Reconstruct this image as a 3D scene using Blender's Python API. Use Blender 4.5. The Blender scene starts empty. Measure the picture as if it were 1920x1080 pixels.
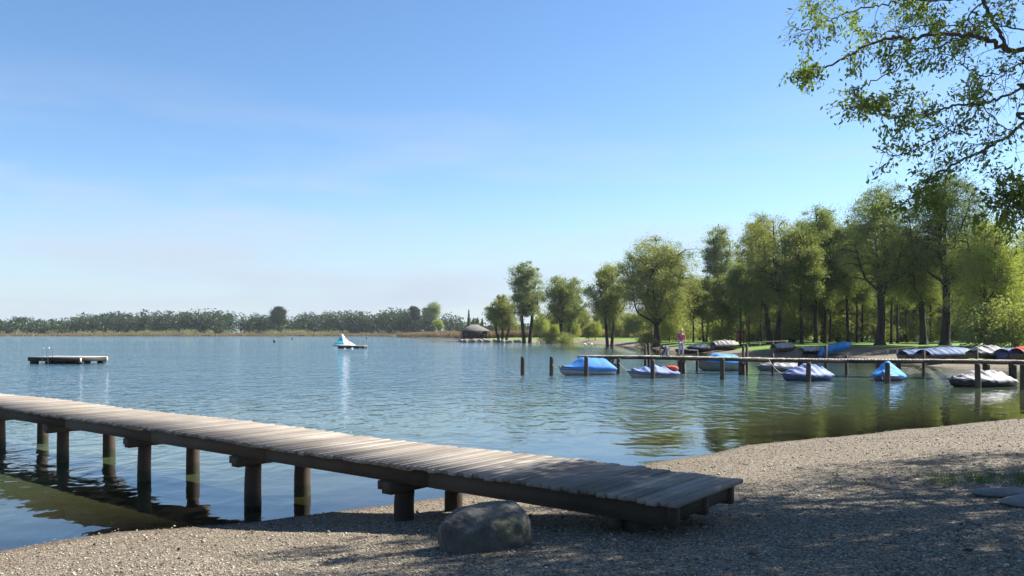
import bpy, bmesh, math, random
import numpy as np
from mathutils import Vector, Matrix, Euler

S = bpy.context.scene
COL = S.collection
R = math.radians
F, H, HY, CX = 1493.0, 2.45, 624.0, 960.0      # focal length and horizon in photo pixels, eye height

# ------------------------------------------------------------------ camera
cam_d = bpy.data.cameras.new('camera'); cam = bpy.data.objects.new('camera', cam_d); COL.objects.link(cam)
cam.location = (0, 0, H); cam.rotation_euler = (R(90), 0, 0)
cam_d.sensor_width = 36; cam_d.lens = 36 * F / 1920; cam_d.shift_y = 84 / 1920
cam_d.clip_start = 0.1; cam_d.clip_end = 12000
S.camera = cam

# ------------------------------------------------------------------ sky and sun
SUN_AZ, SUN_EL = 66.0, 43.0        # azimuth clockwise from the viewing direction (+Y)
W = bpy.data.worlds.new('World'); S.world = W; W.use_nodes = True
nt = W.node_tree; nt.nodes.clear()
def nn(t, kind, **kw):
    n = t.nodes.new(kind)
    for k, v in kw.items(): setattr(n, k, v)
    return n
sky = nn(nt, 'ShaderNodeTexSky', sky_type='NISHITA', sun_disc=False)
sky.sun_elevation = R(SUN_EL); sky.sun_rotation = R(SUN_AZ)
sky.altitude = 500; sky.air_density = 1.0; sky.dust_density = 0.25; sky.ozone_density = 2.6
tc = nn(nt, 'ShaderNodeTexCoord')
sep = nn(nt, 'ShaderNodeSeparateXYZ'); nt.links.new(tc.outputs['Generated'], sep.inputs[0])
mp = nn(nt, 'ShaderNodeMapping'); mp.inputs['Scale'].default_value = (1.6, 1.6, 9.0); mp.inputs['Rotation'].default_value = (0, R(14), 0)
nt.links.new(tc.outputs['Generated'], mp.inputs[0])
nz = nn(nt, 'ShaderNodeTexNoise'); nz.inputs['Scale'].default_value = 2.3; nz.inputs['Detail'].default_value = 7; nz.inputs['Roughness'].default_value = .5
nt.links.new(mp.outputs[0], nz.inputs['Vector'])
cr = nn(nt, 'ShaderNodeValToRGB'); cr.color_ramp.elements[0].position = .42; cr.color_ramp.elements[1].position = .70
nt.links.new(nz.outputs[0], cr.inputs[0])
low = nn(nt, 'ShaderNodeMapRange'); low.inputs[1].default_value = .30; low.inputs[2].default_value = .04; low.inputs[3].default_value = 0; low.inputs[4].default_value = .85
nt.links.new(sep.outputs['Z'], low.inputs[0])
mm = nn(nt, 'ShaderNodeMath', operation='MULTIPLY'); nt.links.new(cr.outputs[0], mm.inputs[0]); nt.links.new(low.outputs[0], mm.inputs[1])
cm = nn(nt, 'ShaderNodeMix', data_type='RGBA'); cm.inputs['B'].default_value = (4.1, 4.2, 4.6, 1)
nt.links.new(mm.outputs[0], cm.inputs['Factor']); nt.links.new(sky.outputs[0], cm.inputs['A'])
hz_r = nn(nt, 'ShaderNodeMapRange', interpolation_type='SMOOTHSTEP'); hz_r.inputs[1].default_value = -.02; hz_r.inputs[2].default_value = .20; hz_r.inputs[3].default_value = .85; hz_r.inputs[4].default_value = 0
nt.links.new(sep.outputs['Z'], hz_r.inputs[0])
cm2 = nn(nt, 'ShaderNodeMix', data_type='RGBA'); cm2.inputs['B'].default_value = (3.0, 3.5, 4.2, 1)
nt.links.new(hz_r.outputs[0], cm2.inputs['Factor']); nt.links.new(cm.outputs['Result'], cm2.inputs['A'])
hs = nn(nt, 'ShaderNodeHueSaturation'); hs.inputs['Saturation'].default_value = 1.12
nt.links.new(cm2.outputs['Result'], hs.inputs['Color'])
bg = nn(nt, 'ShaderNodeBackground'); bg.inputs['Strength'].default_value = 0.06
wo = nn(nt, 'ShaderNodeOutputWorld')
tnt = nn(nt, 'ShaderNodeMix', data_type='RGBA', blend_type='MULTIPLY'); tnt.inputs['Factor'].default_value = 1; tnt.inputs['B'].default_value = (.985, .99, 1.0, 1)
nt.links.new(hs.outputs[0], tnt.inputs['A']); nt.links.new(tnt.outputs['Result'], bg.inputs[0]); nt.links.new(bg.outputs[0], wo.inputs[0])

sd_ = bpy.data.lights.new('sun', 'SUN'); sun = bpy.data.objects.new('sun', sd_); COL.objects.link(sun)
sd_.energy = 5.0; sd_.angle = R(.5); sd_.color = (1, .95, .86)
sdir = Vector((math.sin(R(SUN_AZ)) * math.cos(R(SUN_EL)), math.cos(R(SUN_AZ)) * math.cos(R(SUN_EL)), math.sin(R(SUN_EL))))
sun.rotation_euler = sdir.to_track_quat('Z', 'Y').to_euler(); sun.location = (30, 10, 40)
S.view_settings.view_transform = 'Standard'; S.view_settings.look = 'None'
S.view_settings.exposure = 1.68; S.view_settings.gamma = 1
S.render.engine = 'CYCLES'
S.cycles.max_bounces = 8; S.cycles.transparent_max_bounces = 16; S.cycles.volume_bounces = 0
S.cycles.diffuse_bounces = 2; S.cycles.glossy_bounces = 3

# ------------------------------------------------------------------ helpers
rng = np.random.default_rng(7)
random.seed(7)
def at(px, Y, z=0.0): return Vector(((px - CX) / F * Y, Y, z))
def zpix(py, Y): return H - (py - HY) / F * Y

def tag(o, label=None, cat=None, group=None, kind=None):
    if label: o['label'] = label
    if cat: o['category'] = cat
    if group: o['group'] = group
    if kind: o['kind'] = kind
    return o
def empty(name, loc=(0, 0, 0), rz=0, label=None, cat=None, group=None):
    o = bpy.data.objects.new(name, None); COL.objects.link(o)
    o.empty_display_size = .2; o.location = loc; o.rotation_euler = (0, 0, rz)
    return tag(o, label, cat, group)
def copy_tree(o, parent=None):
    c = o.copy(); COL.objects.link(c); c.parent = parent
    for ch in list(o.children): copy_tree(ch, c)
    return c

class MB:
    def __init__(s): s.v = []; s.f = []; s.n = 0; s.m = []
    def add(s, V, Fc, mi=0):
        V = np.asarray(V, float).reshape(-1, 3)
        s.v.append(V)
        groups = Fc if isinstance(Fc, list) and len(Fc) and isinstance(Fc[0], np.ndarray) else [Fc]
        for g in groups:
            if isinstance(g, np.ndarray): s.f.append(g + s.n); s.m.append(np.full(len(g), mi))
            else:
                for face in g: s.f.append(np.array([face]) + s.n); s.m.append(np.array([mi]))
        s.n += len(V); return s
    def box(s, c, size, rz=0, ry=0, rx=0, mi=0):
        x, y, z = [a / 2 for a in size]
        V = np.array([(-x,-y,-z),(x,-y,-z),(x,y,-z),(-x,y,-z),(-x,-y,z),(x,-y,z),(x,y,z),(-x,y,z)])
        if rz or ry or rx: V = V @ np.array(Euler((rx, ry, rz)).to_matrix()).T
        return s.add(V + np.array(c), np.array([(0,3,2,1),(4,5,6,7),(0,1,5,4),(1,2,6,5),(2,3,7,6),(3,0,4,7)]), mi)
    def tube(s, P, rad, n=8, cap=True, mi=0):
        P = np.asarray(P, float); rad = np.broadcast_to(np.asarray(rad, float), (len(P),))
        T = np.gradient(P, axis=0); T /= np.linalg.norm(T, axis=1)[:, None] + 1e-9
        up = np.array([0, 0, 1.0]) if abs(T[0][2]) < .9 else np.array([1.0, 0, 0])
        V = []
        a = np.arange(n) * 2 * math.pi / n
        u = np.cross(T[0], up); u /= np.linalg.norm(u)
        for i in range(len(P)):
            u = u - T[i] * u.dot(T[i]); u /= np.linalg.norm(u) + 1e-9
            w = np.cross(T[i], u)
            V.append(P[i] + rad[i] * (np.cos(a)[:, None] * u + np.sin(a)[:, None] * w))
        V = np.concatenate(V); m = len(P)
        i = np.arange(m - 1)[:, None] * n; j = np.arange(n)[None]; k = (j + 1) % n
        Q = np.stack([i + j, i + k, i + n + k, i + n + j], -1).reshape(-1, 4)
        fs = [Q]
        if cap: fs += [np.arange(n)[::-1][None], (np.arange(n) + (m - 1) * n)[None]]
        return s.add(V, fs, mi)
    def grid(s, G, mi=0, flip=False):
        a, b = G.shape[:2]
        i = np.arange(a - 1)[:, None] * b; j = np.arange(b - 1)[None]
        Q = np.stack([i + j, i + j + 1, i + b + j + 1, i + b + j], -1).reshape(-1, 4)
        if flip: Q = Q[:, ::-1]
        return s.add(G.reshape(-1, 3), Q, mi)
    def build(s, name, mats, parent=None, smooth=False, attrs=None):
        me = bpy.data.meshes.new(name)
        V = np.concatenate(s.v) if s.v else np.zeros((0, 3))
        me.vertices.add(len(V)); me.vertices.foreach_set('co', V.ravel().astype(np.float32))
        idx = np.concatenate([f.ravel() for f in s.f]).astype(np.int32)
        tot = np.concatenate([np.full(len(f), f.shape[1]) for f in s.f]).astype(np.int32)
        me.loops.add(len(idx)); me.loops.foreach_set('vertex_index', idx)
        me.polygons.add(len(tot)); me.polygons.foreach_set('loop_start', np.concatenate([[0], np.cumsum(tot)[:-1]]).astype(np.int32))
        me.polygons.foreach_set('material_index', np.concatenate(s.m).astype(np.int32))
        for m in (mats if isinstance(mats, (list, tuple)) else [mats]): me.materials.append(m)
        me.update(calc_edges=True)
        if smooth: me.polygons.foreach_set('use_smooth', np.ones(len(tot), bool))
        for k, a in (attrs or {}).items():
            at_ = me.attributes.new(k, 'FLOAT', 'POINT'); at_.data.foreach_set('value', a.astype(np.float32))
        me.validate()
        o = bpy.data.objects.new(name, me); COL.objects.link(o)
        if parent: o.parent = parent
        return o

def smooth_path(P, n=6):
    P = np.asarray(P, float)
    Q = np.vstack([2 * P[0] - P[1], P, 2 * P[-1] - P[-2]])
    out = []
    for i in range(1, len(Q) - 2):
        for t in np.linspace(0, 1, n, endpoint=False):
            a, b, c, d = Q[i-1], Q[i], Q[i+1], Q[i+2]
            out.append(.5 * ((2*b) + (-a+c)*t + (2*a-5*b+4*c-d)*t*t + (-a+3*b-3*c+d)*t**3))
    out.append(P[-1]); return np.array(out)
def fnoise(x, y, s=1.0, seed=0):
    r = np.random.default_rng(seed); v = 0
    for k in range(7):
        a = r.uniform(0, 6.28); f = s * 1.45 ** (k - 2); ph = r.uniform(0, 6.28, 2)
        v = v + np.sin((x*math.cos(a)+y*math.sin(a))*f + ph[0] + 1.7*np.sin((-x*math.sin(a)+y*math.cos(a))*f*.6+ph[1])) / 1.3 ** k
    return v / 3.2

# ------------------------------------------------------------------ materials
def mat(name):
    m = bpy.data.materials.new(name); m.use_nodes = True; t = m.node_tree
    b = t.nodes['Principled BSDF']; o = t.nodes['Material Output']
    return m, t, b, o
def L(t, a, b): t.links.new(a, b)
def noise(t, vec, scale, detail=4, rough=.5, dist=0):
    n = nn(t, 'ShaderNodeTexNoise'); n.inputs['Scale'].default_value = scale; n.inputs['Detail'].default_value = detail
    n.inputs['Roughness'].default_value = rough; n.inputs['Distortion'].default_value = dist
    if vec is not None: L(t, vec, n.inputs['Vector'])
    return n
def ramp(t, fac, stops):
    r = nn(t, 'ShaderNodeValToRGB'); e = r.color_ramp.elements
    while len(e) < len(stops): e.new(.5)
    for x, (p, c) in zip(e, stops): x.position = p; x.color = (*c, 1) if len(c) == 3 else c
    L(t, fac, r.inputs[0]); return r
def mix(t, fac, a, b, mode='MIX'):
    m = nn(t, 'ShaderNodeMix', data_type='RGBA', blend_type=mode)
    for s, v in ((m.inputs['Factor'], fac), (m.inputs['A'], a), (m.inputs['B'], b)):
        if isinstance(v, (int, float)): s.default_value = v
        elif isinstance(v, tuple): s.default_value = (*v, 1)
        else: L(t, v, s)
    return m.outputs['Result']
def mathn(t, op, a, b=None, c=None, clamp=False):
    m = nn(t, 'ShaderNodeMath', operation=op, use_clamp=clamp)
    for s, v in zip(m.inputs, (a, b, c)):
        if v is None: continue
        if isinstance(v, (int, float)): s.default_value = v
        else: L(t, v, s)
    return m.outputs[0]
def mapping(t, scale=(1, 1, 1), rot=(0, 0, 0), src='Object'):
    c = nn(t, 'ShaderNodeTexCoord'); m = nn(t, 'ShaderNodeMapping')
    m.inputs['Scale'].default_value = scale; m.inputs['Rotation'].default_value = rot
    L(t, c.outputs[src], m.inputs[0]); return m.outputs[0]
def bump(t, h, dist, strength=1.0, normal=None):
    b = nn(t, 'ShaderNodeBump'); b.inputs['Distance'].default_value = dist; b.inputs['Strength'].default_value = strength
    L(t, h, b.inputs['Height'])
    if normal is not None: L(t, normal, b.inputs['Normal'])
    return b.outputs[0]

def simple(name, c1, c2, scale=6, rough=.7, bscale=None, bdist=.004, stretch=(1, 1, 1), metallic=0, spec=.4):
    m, t, b, o = mat(name)
    v = mapping(t, stretch)
    n = noise(t, v, scale, 6, .6)
    r = ramp(t, n.outputs[0], [(.32, c1), (.68, c2)])
    L(t, r.outputs[0], b.inputs['Base Color'])
    b.inputs['Roughness'].default_value = rough; b.inputs['Metallic'].default_value = metallic
    b.inputs['Specular IOR Level'].default_value = spec
    n2 = noise(t, v, bscale or scale * 3, 5, .6)
    L(t, bump(t, n2.outputs[0], bdist), b.inputs['Normal'])
    return m

def leaf_mat(name, ca, cb, trans=.45, nscale=.35):
    m, t, b, o = mat(name)
    t.nodes.remove(b)
    g = nn(t, 'ShaderNodeNewGeometry'); oi = nn(t, 'ShaderNodeObjectInfo')
    n = noise(t, mapping(t), nscale, 2)
    f = mathn(t, 'ADD', mathn(t, 'MULTIPLY', g.outputs['Random Per Island'], .5), mathn(t, 'MULTIPLY', n.outputs[0], .7))
    f = mathn(t, 'SUBTRACT', f, .12, clamp=True)
    c = mix(t, f, ca, cb)
    c = mix(t, mathn(t, 'MULTIPLY', oi.outputs['Random'], .3), c, tuple(x * .6 for x in cb))
    d = nn(t, 'ShaderNodeBsdfDiffuse'); L(t, c, d.inputs[0])
    tr = nn(t, 'ShaderNodeBsdfTranslucent')
    ct = mix(t, 1.0, c, (1.35, 1.4, .7), 'MULTIPLY'); L(t, ct, tr.inputs[0])
    gl = nn(t, 'ShaderNodeBsdfGlossy'); gl.inputs['Roughness'].default_value = .45; gl.inputs[0].default_value = (.8, .85, .9, 1)
    m1 = nn(t, 'ShaderNodeMixShader'); m1.inputs[0].default_value = trans
    L(t, d.outputs[0], m1.inputs[1]); L(t, tr.outputs[0], m1.inputs[2])
    m2 = nn(t, 'ShaderNodeMixShader'); m2.inputs[0].default_value = .015
    L(t, m1.outputs[0], m2.inputs[1]); L(t, gl.outputs[0], m2.inputs[2])
    L(t, m2.outputs[0], o.inputs[0])
    return m

def wood(name, c1, c2, along=(1, 1, 1), rough=.85):
    m, t, b, o = mat(name)
    v = mapping(t, along)
    g = nn(t, 'ShaderNodeNewGeometry')
    n = noise(t, v, 9, 7, .65, .4); n2 = noise(t, mapping(t), 1.3, 4)
    f = mathn(t, 'ADD', mathn(t, 'MULTIPLY', n.outputs[0], .5), mathn(t, 'MULTIPLY', g.outputs['Random Per Island'], .5))
    r = ramp(t, f, [(.25, c1), (.75, c2)])
    r2 = ramp(t, n2.outputs[0], [(.35, (.72, .70, .66)), (.65, (1, 1, 1))])
    L(t, mix(t, 1.0, r.outputs[0], r2.outputs[0], 'MULTIPLY'), b.inputs['Base Color'])
    b.inputs['Roughness'].default_value = rough; b.inputs['Specular IOR Level'].default_value = .25
    L(t, bump(t, n.outputs[0], .006), b.inputs['Normal'])
    return m

M = {}
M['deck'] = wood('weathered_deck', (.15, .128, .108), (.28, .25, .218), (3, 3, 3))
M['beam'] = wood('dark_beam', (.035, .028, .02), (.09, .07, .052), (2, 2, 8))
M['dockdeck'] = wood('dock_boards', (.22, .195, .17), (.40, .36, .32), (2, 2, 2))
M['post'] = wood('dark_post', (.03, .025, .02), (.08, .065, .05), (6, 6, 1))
M['bark'] = simple('bark', (.012, .01, .008), (.034, .028, .022), 5, .95, 14, .03, (1, 1, .25))
M['bark_near'] = simple('bark_near', (.035, .03, .025), (.10, .085, .07), 12, .9, 40, .01)
M['leaf_olive'] = leaf_mat('leaf_olive', (.11, .13, .04), (.30, .315, .115), .4)
M['leaf_green'] = leaf_mat('leaf_green', (.085, .11, .036), (.24, .28, .10), .4)
M['leaf_dark'] = leaf_mat('leaf_dark', (.05, .075, .03), (.15, .19, .07), .4)
M['leaf_grey'] = leaf_mat('leaf_grey', (.1, .125, .06), (.26, .295, .15), .4)
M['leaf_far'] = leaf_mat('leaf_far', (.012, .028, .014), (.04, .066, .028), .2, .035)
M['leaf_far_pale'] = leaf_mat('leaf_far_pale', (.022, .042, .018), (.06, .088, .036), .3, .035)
M['leaf_lime'] = leaf_mat('leaf_lime', (.16, .19, .045), (.36, .39, .11), .4)
M['leaf_near'] = leaf_mat('leaf_near', (.055, .085, .025), (.2, .26, .06), .5, .9)
M['reed'] = leaf_mat('dry_reed', (.15, .10, .065), (.27, .195, .135), .3, .05)
M['grass'] = leaf_mat('grass_blade', (.035, .075, .012), (.09, .15, .025), .4, .6)

# terrain material
def terrain_mat():
    m, t, b, o = mat('ground_surface')
    gv = mapping(t)
    vo = nn(t, 'ShaderNodeTexVoronoi', feature='F1'); vo.inputs['Scale'].default_value = 46; L(t, gv, vo.inputs['Vector'])
    vo2 = nn(t, 'ShaderNodeTexVoronoi', feature='F1'); vo2.inputs['Scale'].default_value = 17; L(t, gv, vo2.inputs['Vector'])
    sepc = nn(t, 'ShaderNodeSeparateColor'); L(t, vo.outputs['Color'], sepc.inputs[0])
    peb = ramp(t, sepc.outputs[0], [(.0, (.055, .044, .032)), (.3, (.128, .108, .080)), (.6, (.2, .172, .13)), (.86, (.27, .24, .19)), (1, (.40, .37, .31))])
    big = noise(t, gv, 1.1, 5, .6)
    tint = ramp(t, big.outputs[0], [(.3, (.80, .76, .71)), (.7, (1.0, .97, .94))])
    peb = mix(t, 1.0, peb.outputs[0], tint.outputs[0], 'MULTIPLY')
    dk = ramp(t, vo.outputs['Distance'], [(.35, (1, 1, 1)), (.8, (.35, .32, .3))])
    peb = mix(t, .6, peb, mix(t, 1.0, peb, dk.outputs[0], 'MULTIPLY'))
    asd = nn(t, 'ShaderNodeAttribute', attribute_name='sd'); ag = nn(t, 'ShaderNodeAttribute', attribute_name='grass')
    # drift debris near the water and wet edge
    deb = noise(t, gv, 14, 4, .7)
    dm = mathn(t, 'MULTIPLY', ramp(t, deb.outputs[0], [(.5, (0, 0, 0)), (.62, (1, 1, 1))]).outputs[0],
               ramp(t, mathn(t, 'MULTIPLY', asd.outputs['Fac'], .25), [(.02, (.1, .1, .1)), (.12, (1, 1, 1)), (.5, (.25, .25, .25)), (1, (.12, .12, .12))]).outputs[0])
    peb = mix(t, mathn(t, 'MULTIPLY', dm, .75), peb, (.13, .085, .05))
    wet = nn(t, 'ShaderNodeMapRange'); wet.inputs[1].default_value = .02; wet.inputs[2].default_value = .42; wet.inputs[3].default_value = .85; wet.inputs[4].default_value = 0
    L(t, asd.outputs['Fac'], wet.inputs[0])
    peb = mix(t, wet.outputs[0], peb, mix(t, 1.0, peb, (.5, .46, .4), 'MULTIPLY'))
    # lake bed
    bed = nn(t, 'ShaderNodeMapRange'); bed.inputs[1].default_value = 0; bed.inputs[2].default_value = -3; bed.inputs[3].default_value = 0; bed.inputs[4].default_value = 1
    L(t, asd.outputs['Fac'], bed.inputs[0])
    peb = mix(t, bed.outputs[0], peb, (.13, .105, .065))
    gn = noise(t, gv, .5, 6, .65); gn2 = noise(t, gv, 9, 4, .7)
    gc = ramp(t, mathn(t, 'ADD', mathn(t, 'MULTIPLY', gn.outputs[0], .6), mathn(t, 'MULTIPLY', gn2.outputs[0], .4)),
              [(.3, (.06, .11, .018)), (.55, (.11, .185, .028)), (.75, (.18, .24, .05))])
    gm = mathn(t, 'ADD', ag.outputs['Fac'], mathn(t, 'MULTIPLY', mathn(t, 'SUBTRACT', gn2.outputs[0], .5), .9))
    gm = ramp(t, gm, [(.42, (0, 0, 0)), (.58, (1, 1, 1))])
    L(t, mix(t, gm.outputs[0], peb, gc.outputs[0]), b.inputs['Base Color'])
    b.inputs['Roughness'].default_value = .9; b.inputs['Specular IOR Level'].default_value = .2
    hgt = mathn(t, 'ADD', mathn(t, 'MULTIPLY', vo.outputs['Distance'], -1.0), mathn(t, 'MULTIPLY', vo2.outputs['Distance'], -.8))
    L(t, bump(t, hgt, .012), b.inputs['Normal'])
    return m
M['ground'] = terrain_mat()

def water_mat():
    m, t, b, o = mat('lake_water'); t.nodes.remove(b)
    asd = nn(t, 'ShaderNodeAttribute', attribute_name='depth'); ar = nn(t, 'ShaderNodeAttribute', attribute_name='ruffle')
    # gentle swell lines, medium ripples and fine chop; crests run roughly across the bay
    n1 = noise(t, mapping(t, (1.35, .95, 1), (0, 0, R(8))), 1.0, 2, .45, .9)
    n2 = noise(t, mapping(t, (2.3, 3.6, 1), (0, 0, R(-12))), 1.6, 2, .5, .6)
    n3 = noise(t, mapping(t, (.42, .26, 1), (0, 0, R(-25))), 1.0, 2, .5, .5)
    n4 = noise(t, mapping(t, (.16, .9, 1), (0, 0, R(-28))), 1.6, 1, .5, .25)
    gust = noise(t, mapping(t, (.02, .05, 1)), 1.0, 3, .6)
    ruf = mathn(t, 'MULTIPLY', ar.outputs['Fac'], mathn(t, 'ADD', mathn(t, 'MULTIPLY', gust.outputs[0], 1.2), .4))
    h = mathn(t, 'MULTIPLY', n1.outputs[0], mathn(t, 'ADD', mathn(t, 'MULTIPLY', ruf, .18), .010))
    h = mathn(t, 'ADD', h, mathn(t, 'MULTIPLY', n2.outputs[0], mathn(t, 'ADD', mathn(t, 'MULTIPLY', ruf, .03), .0006)))
    h = mathn(t, 'ADD', h, mathn(t, 'MULTIPLY', n3.outputs[0], mathn(t, 'MULTIPLY', ruf, .15)))
    h = mathn(t, 'ADD', h, mathn(t, 'MULTIPLY', n4.outputs[0], .007))
    nrm = bump(t, h, 1.0)
    fr = nn(t, 'ShaderNodeFresnel'); fr.inputs['IOR'].default_value = 1.75; L(t, nrm, fr.inputs['Normal'])
    gl = nn(t, 'ShaderNodeBsdfGlossy'); gl.inputs[0].default_value = (.96, .98, 1, 1); L(t, nrm, gl.inputs['Normal'])
    L(t, mathn(t, 'ADD', mathn(t, 'MULTIPLY', ar.outputs['Fac'], .03), .008), gl.inputs['Roughness'])
    tr = nn(t, 'ShaderNodeBsdfTransparent'); tr.inputs[0].default_value = (.90, .91, .84, 1)
    df = nn(t, 'ShaderNodeBsdfDiffuse')
    L(t, ramp(t, mathn(t, 'MULTIPLY', asd.outputs['Fac'], .5), [(.0, (.06, .055, .025)), (.35, (.05, .075, .04)), (1, (.045, .095, .12))]).outputs[0], df.inputs[0])
    mx = nn(t, 'ShaderNodeMixShader')
    op = mathn(t, 'SUBTRACT', 1.0, mathn(t, 'POWER', 2.718, mathn(t, 'MULTIPLY', asd.outputs['Fac'], -2.2)), clamp=True)
    L(t, op, mx.inputs[0]); L(t, tr.outputs[0], mx.inputs[1]); L(t, df.outputs[0], mx.inputs[2])
    m2 = nn(t, 'ShaderNodeMixShader'); L(t, fr.outputs[0], m2.inputs[0]); L(t, mx.outputs[0], m2.inputs[1]); L(t, gl.outputs[0], m2.inputs[2])
    L(t, m2.outputs[0], o.inputs[0])
    return m
M['water'] = water_mat()
def cloth(name, c, c2=None):
    c2 = c2 or tuple(x * .75 for x in c)
    return simple(name, c2, c, 2.2, .72, 7, .012, spec=.2)
M['tarp_blue'] = cloth('tarp_blue', (.04, .19, .52)); M['tarp_bright'] = cloth('tarp_bright', (.03, .25, .58), (.02, .15, .42))
M['tarp_lav'] = cloth('tarp_lavender', (.22, .25, .37), (.06, .11, .28)); M['tarp_white'] = cloth('tarp_white', (.38, .36, .355), (.2, .19, .195))
M['tarp_slate'] = cloth('tarp_slate', (.085, .14, .26), (.05, .085, .16)); M['tarp_red'] = cloth('tarp_red', (.42, .06, .035))
M['tarp_deep'] = cloth('tarp_deep', (.03, .14, .42)); M['tarp_cream'] = cloth('tarp_cream', (.36, .335, .3), (.2, .185, .165))
M['hull_white'] = simple('hull_white', (.2, .205, .2), (.3, .3, .29), 3, .4); M['hull_black'] = simple('hull_black', (.015, .015, .018), (.03, .03, .035), 3, .4)
M['hull_navy'] = simple('hull_navy', (.015, .03, .09), (.03, .05, .13), 3, .35); M['hull_grey'] = simple('hull_grey', (.07, .09, .09), (.13, .15, .15), 3, .5)
M['hull_wood'] = wood('hull_wood', (.07, .04, .025), (.16, .1, .06), (1, 6, 1))
M['rail'] = simple('rail', (.02, .03, .05), (.04, .05, .07), 4, .5); M['steel'] = simple('steel', (.25, .26, .27), (.35, .35, .37), 6, .3, metallic=.9)
M['rubber'] = simple('rubber', (.015, .015, .016), (.03, .03, .03), 6, .6)
M['rope'] = simple('rope', (.25, .2, .14), (.4, .34, .25), 30, .9)
M['skin'] = simple('skin', (.3, .16, .11), (.36, .2, .145), 8, .55, 30, .0005)
M['pink'] = simple('pink_shirt', (.28, .03, .09), (.4, .06, .13), 10, .8); M['trouser'] = simple('pale_trouser', (.26, .25, .3), (.36, .35, .4), 8, .85)
M['denim'] = simple('denim', (.04, .055, .10), (.09, .11, .18), 10, .85); M['jacket'] = simple('jacket', (.05, .06, .08), (.14, .17, .24), 8, .8)
M['hair_grey'] = simple('hair_grey', (.25, .22, .18), (.4, .36, .3), 30, .7); M['hair_dark'] = simple('hair_dark', (.012, .01, .008), (.03, .025, .02), 30, .6)
M['eye'] = simple('eye', (.02, .015, .01), (.03, .02, .015), 9, .3); M['shoe'] = simple('shoe', (.03, .025, .02), (.07, .06, .05), 9, .6)
M['rock'] = simple('pale_rock', (.12, .11, .095), (.28, .26, .23), 2, .9, 5, .06)
def boulder_mat():
    m, t, b, o = mat('boulder_stone')
    v = mapping(t); n = noise(t, v, 3.2, 8, .65, .5); n2 = noise(t, v, 22, 5, .6); n3 = noise(t, v, 2.0, 5, .6)
    c = ramp(t, n.outputs[0], [(.3, (.035, .034, .03)), (.55, (.085, .08, .07)), (.75, (.22, .205, .195))])
    c2 = mix(t, ramp(t, n3.outputs[0], [(.5, (0, 0, 0)), (.62, (1, 1, 1))]).outputs[0], c.outputs[0], (.085, .083, .052))
    c3 = mix(t, ramp(t, n2.outputs[0], [(.35, (.5, .5, .5)), (.5, (0, 0, 0))]).outputs[0], c2, (.07, .065, .055))
    L(t, c3, b.inputs['Base Color']); b.inputs['Roughness'].default_value = .92
    L(t, bump(t, mathn(t, 'ADD', n.outputs[0], mathn(t, 'MULTIPLY', n2.outputs[0], .3)), .05), b.inputs['Normal'])
    return m
M['boulder'] = boulder_mat()
M['roof'] = simple('roof_shingle', (.09, .085, .075), (.14, .132, .12), 1.5, .9, 12, .03); M['hutwall'] = wood('hut_wall', (.03, .022, .018), (.07, .05, .04), (1, 1, 6))
M['hutglass'] = simple('hut_glass', (.05, .06, .07), (.08, .09, .1), 2, .15)
M['inflate'] = simple('inflatable_white', (.34, .355, .365), (.42, .43, .44), 2, .35); M['teal'] = simple('inflatable_teal', (.03, .30, .36), (.05, .38, .45), 2, .35)
M['float'] = simple('float_drum', (.3, .29, .26), (.4, .38, .34), 4, .5); M['raftside'] = wood('raft_side', (.012, .012, .011), (.03, .028, .025), (1, 6, 1))
M['raftdeck'] = wood('raft_deck', (.25, .245, .235), (.36, .35, .34), (1, 4, 1)); M['redwood'] = wood('red_board', (.16, .05, .03), (.27, .09, .05), (1, 1, 4))
M['railwood'] = wood('rail_wood', (.2, .17, .12), (.36, .32, .24), (1, 1, 3)); M['slab'] = simple('slab', (.10, .095, .09), (.18, .172, .165), 5, .9, 20, .01)
M['buoy'] = simple('buoy_dark', (.02, .03, .05), (.05, .06, .09), 5, .5); M['orange'] = simple('orange', (.6, .25, .05), (.7, .35, .1), 5, .6)

# ------------------------------------------------------------------ lake outline and terrain
LAKE = np.array([(-5.9,8.8),(-4.9,9.85),(-3.4,10.4),(-2.7,10.85),(-.88,11.95),(2.1,14.4),(5.1,17.3),(10.2,20.5),(14.6,22.7),(22,26.6),(30,31),(36,37),(38,44),(36,51),
  (33,55.4),(31,58),(32.5,66.5),(34.5,79.5),(28.5,87),(24.3,94),(23,101),(21.8,120),(21.3,146),(17.5,184),(19,214),(12,224),(6,203),(0,208),(-9,212),(-14.6,216),(-16,226),
  (-9,250),(-14,300),(-24,345),(-42,385),(-56,450),(-72,560),(-90,612),(-200,606),(-392,612),(-560,625),(-900,600),(-900,100),(-400,-80),(-80,-40),(-30,-10),(-14,1.5),(-8.5,6.4)], float)
def lake_sd(P):
    """signed distance to the shoreline: positive on land, negative on water"""
    A = LAKE; B = np.roll(LAKE, -1, 0); d = np.full(len(P), 1e18); ins = np.zeros(len(P), bool)
    for a, b in zip(A, B):
        e = b - a; w = P - a; t = np.clip((w @ e) / (e @ e), 0, 1)
        q = w - t[:, None] * e; d = np.minimum(d, (q * q).sum(1))
        c = (a[1] > P[:, 1]) != (b[1] > P[:, 1])
        with np.errstate(divide='ignore', invalid='ignore'):
            xi = (b[0] - a[0]) * (P[:, 1] - a[1]) / (b[1] - a[1]) + a[0]
        ins ^= c & (P[:, 0] < xi)
    return np.sqrt(d) * np.where(ins, -1, 1)
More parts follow.
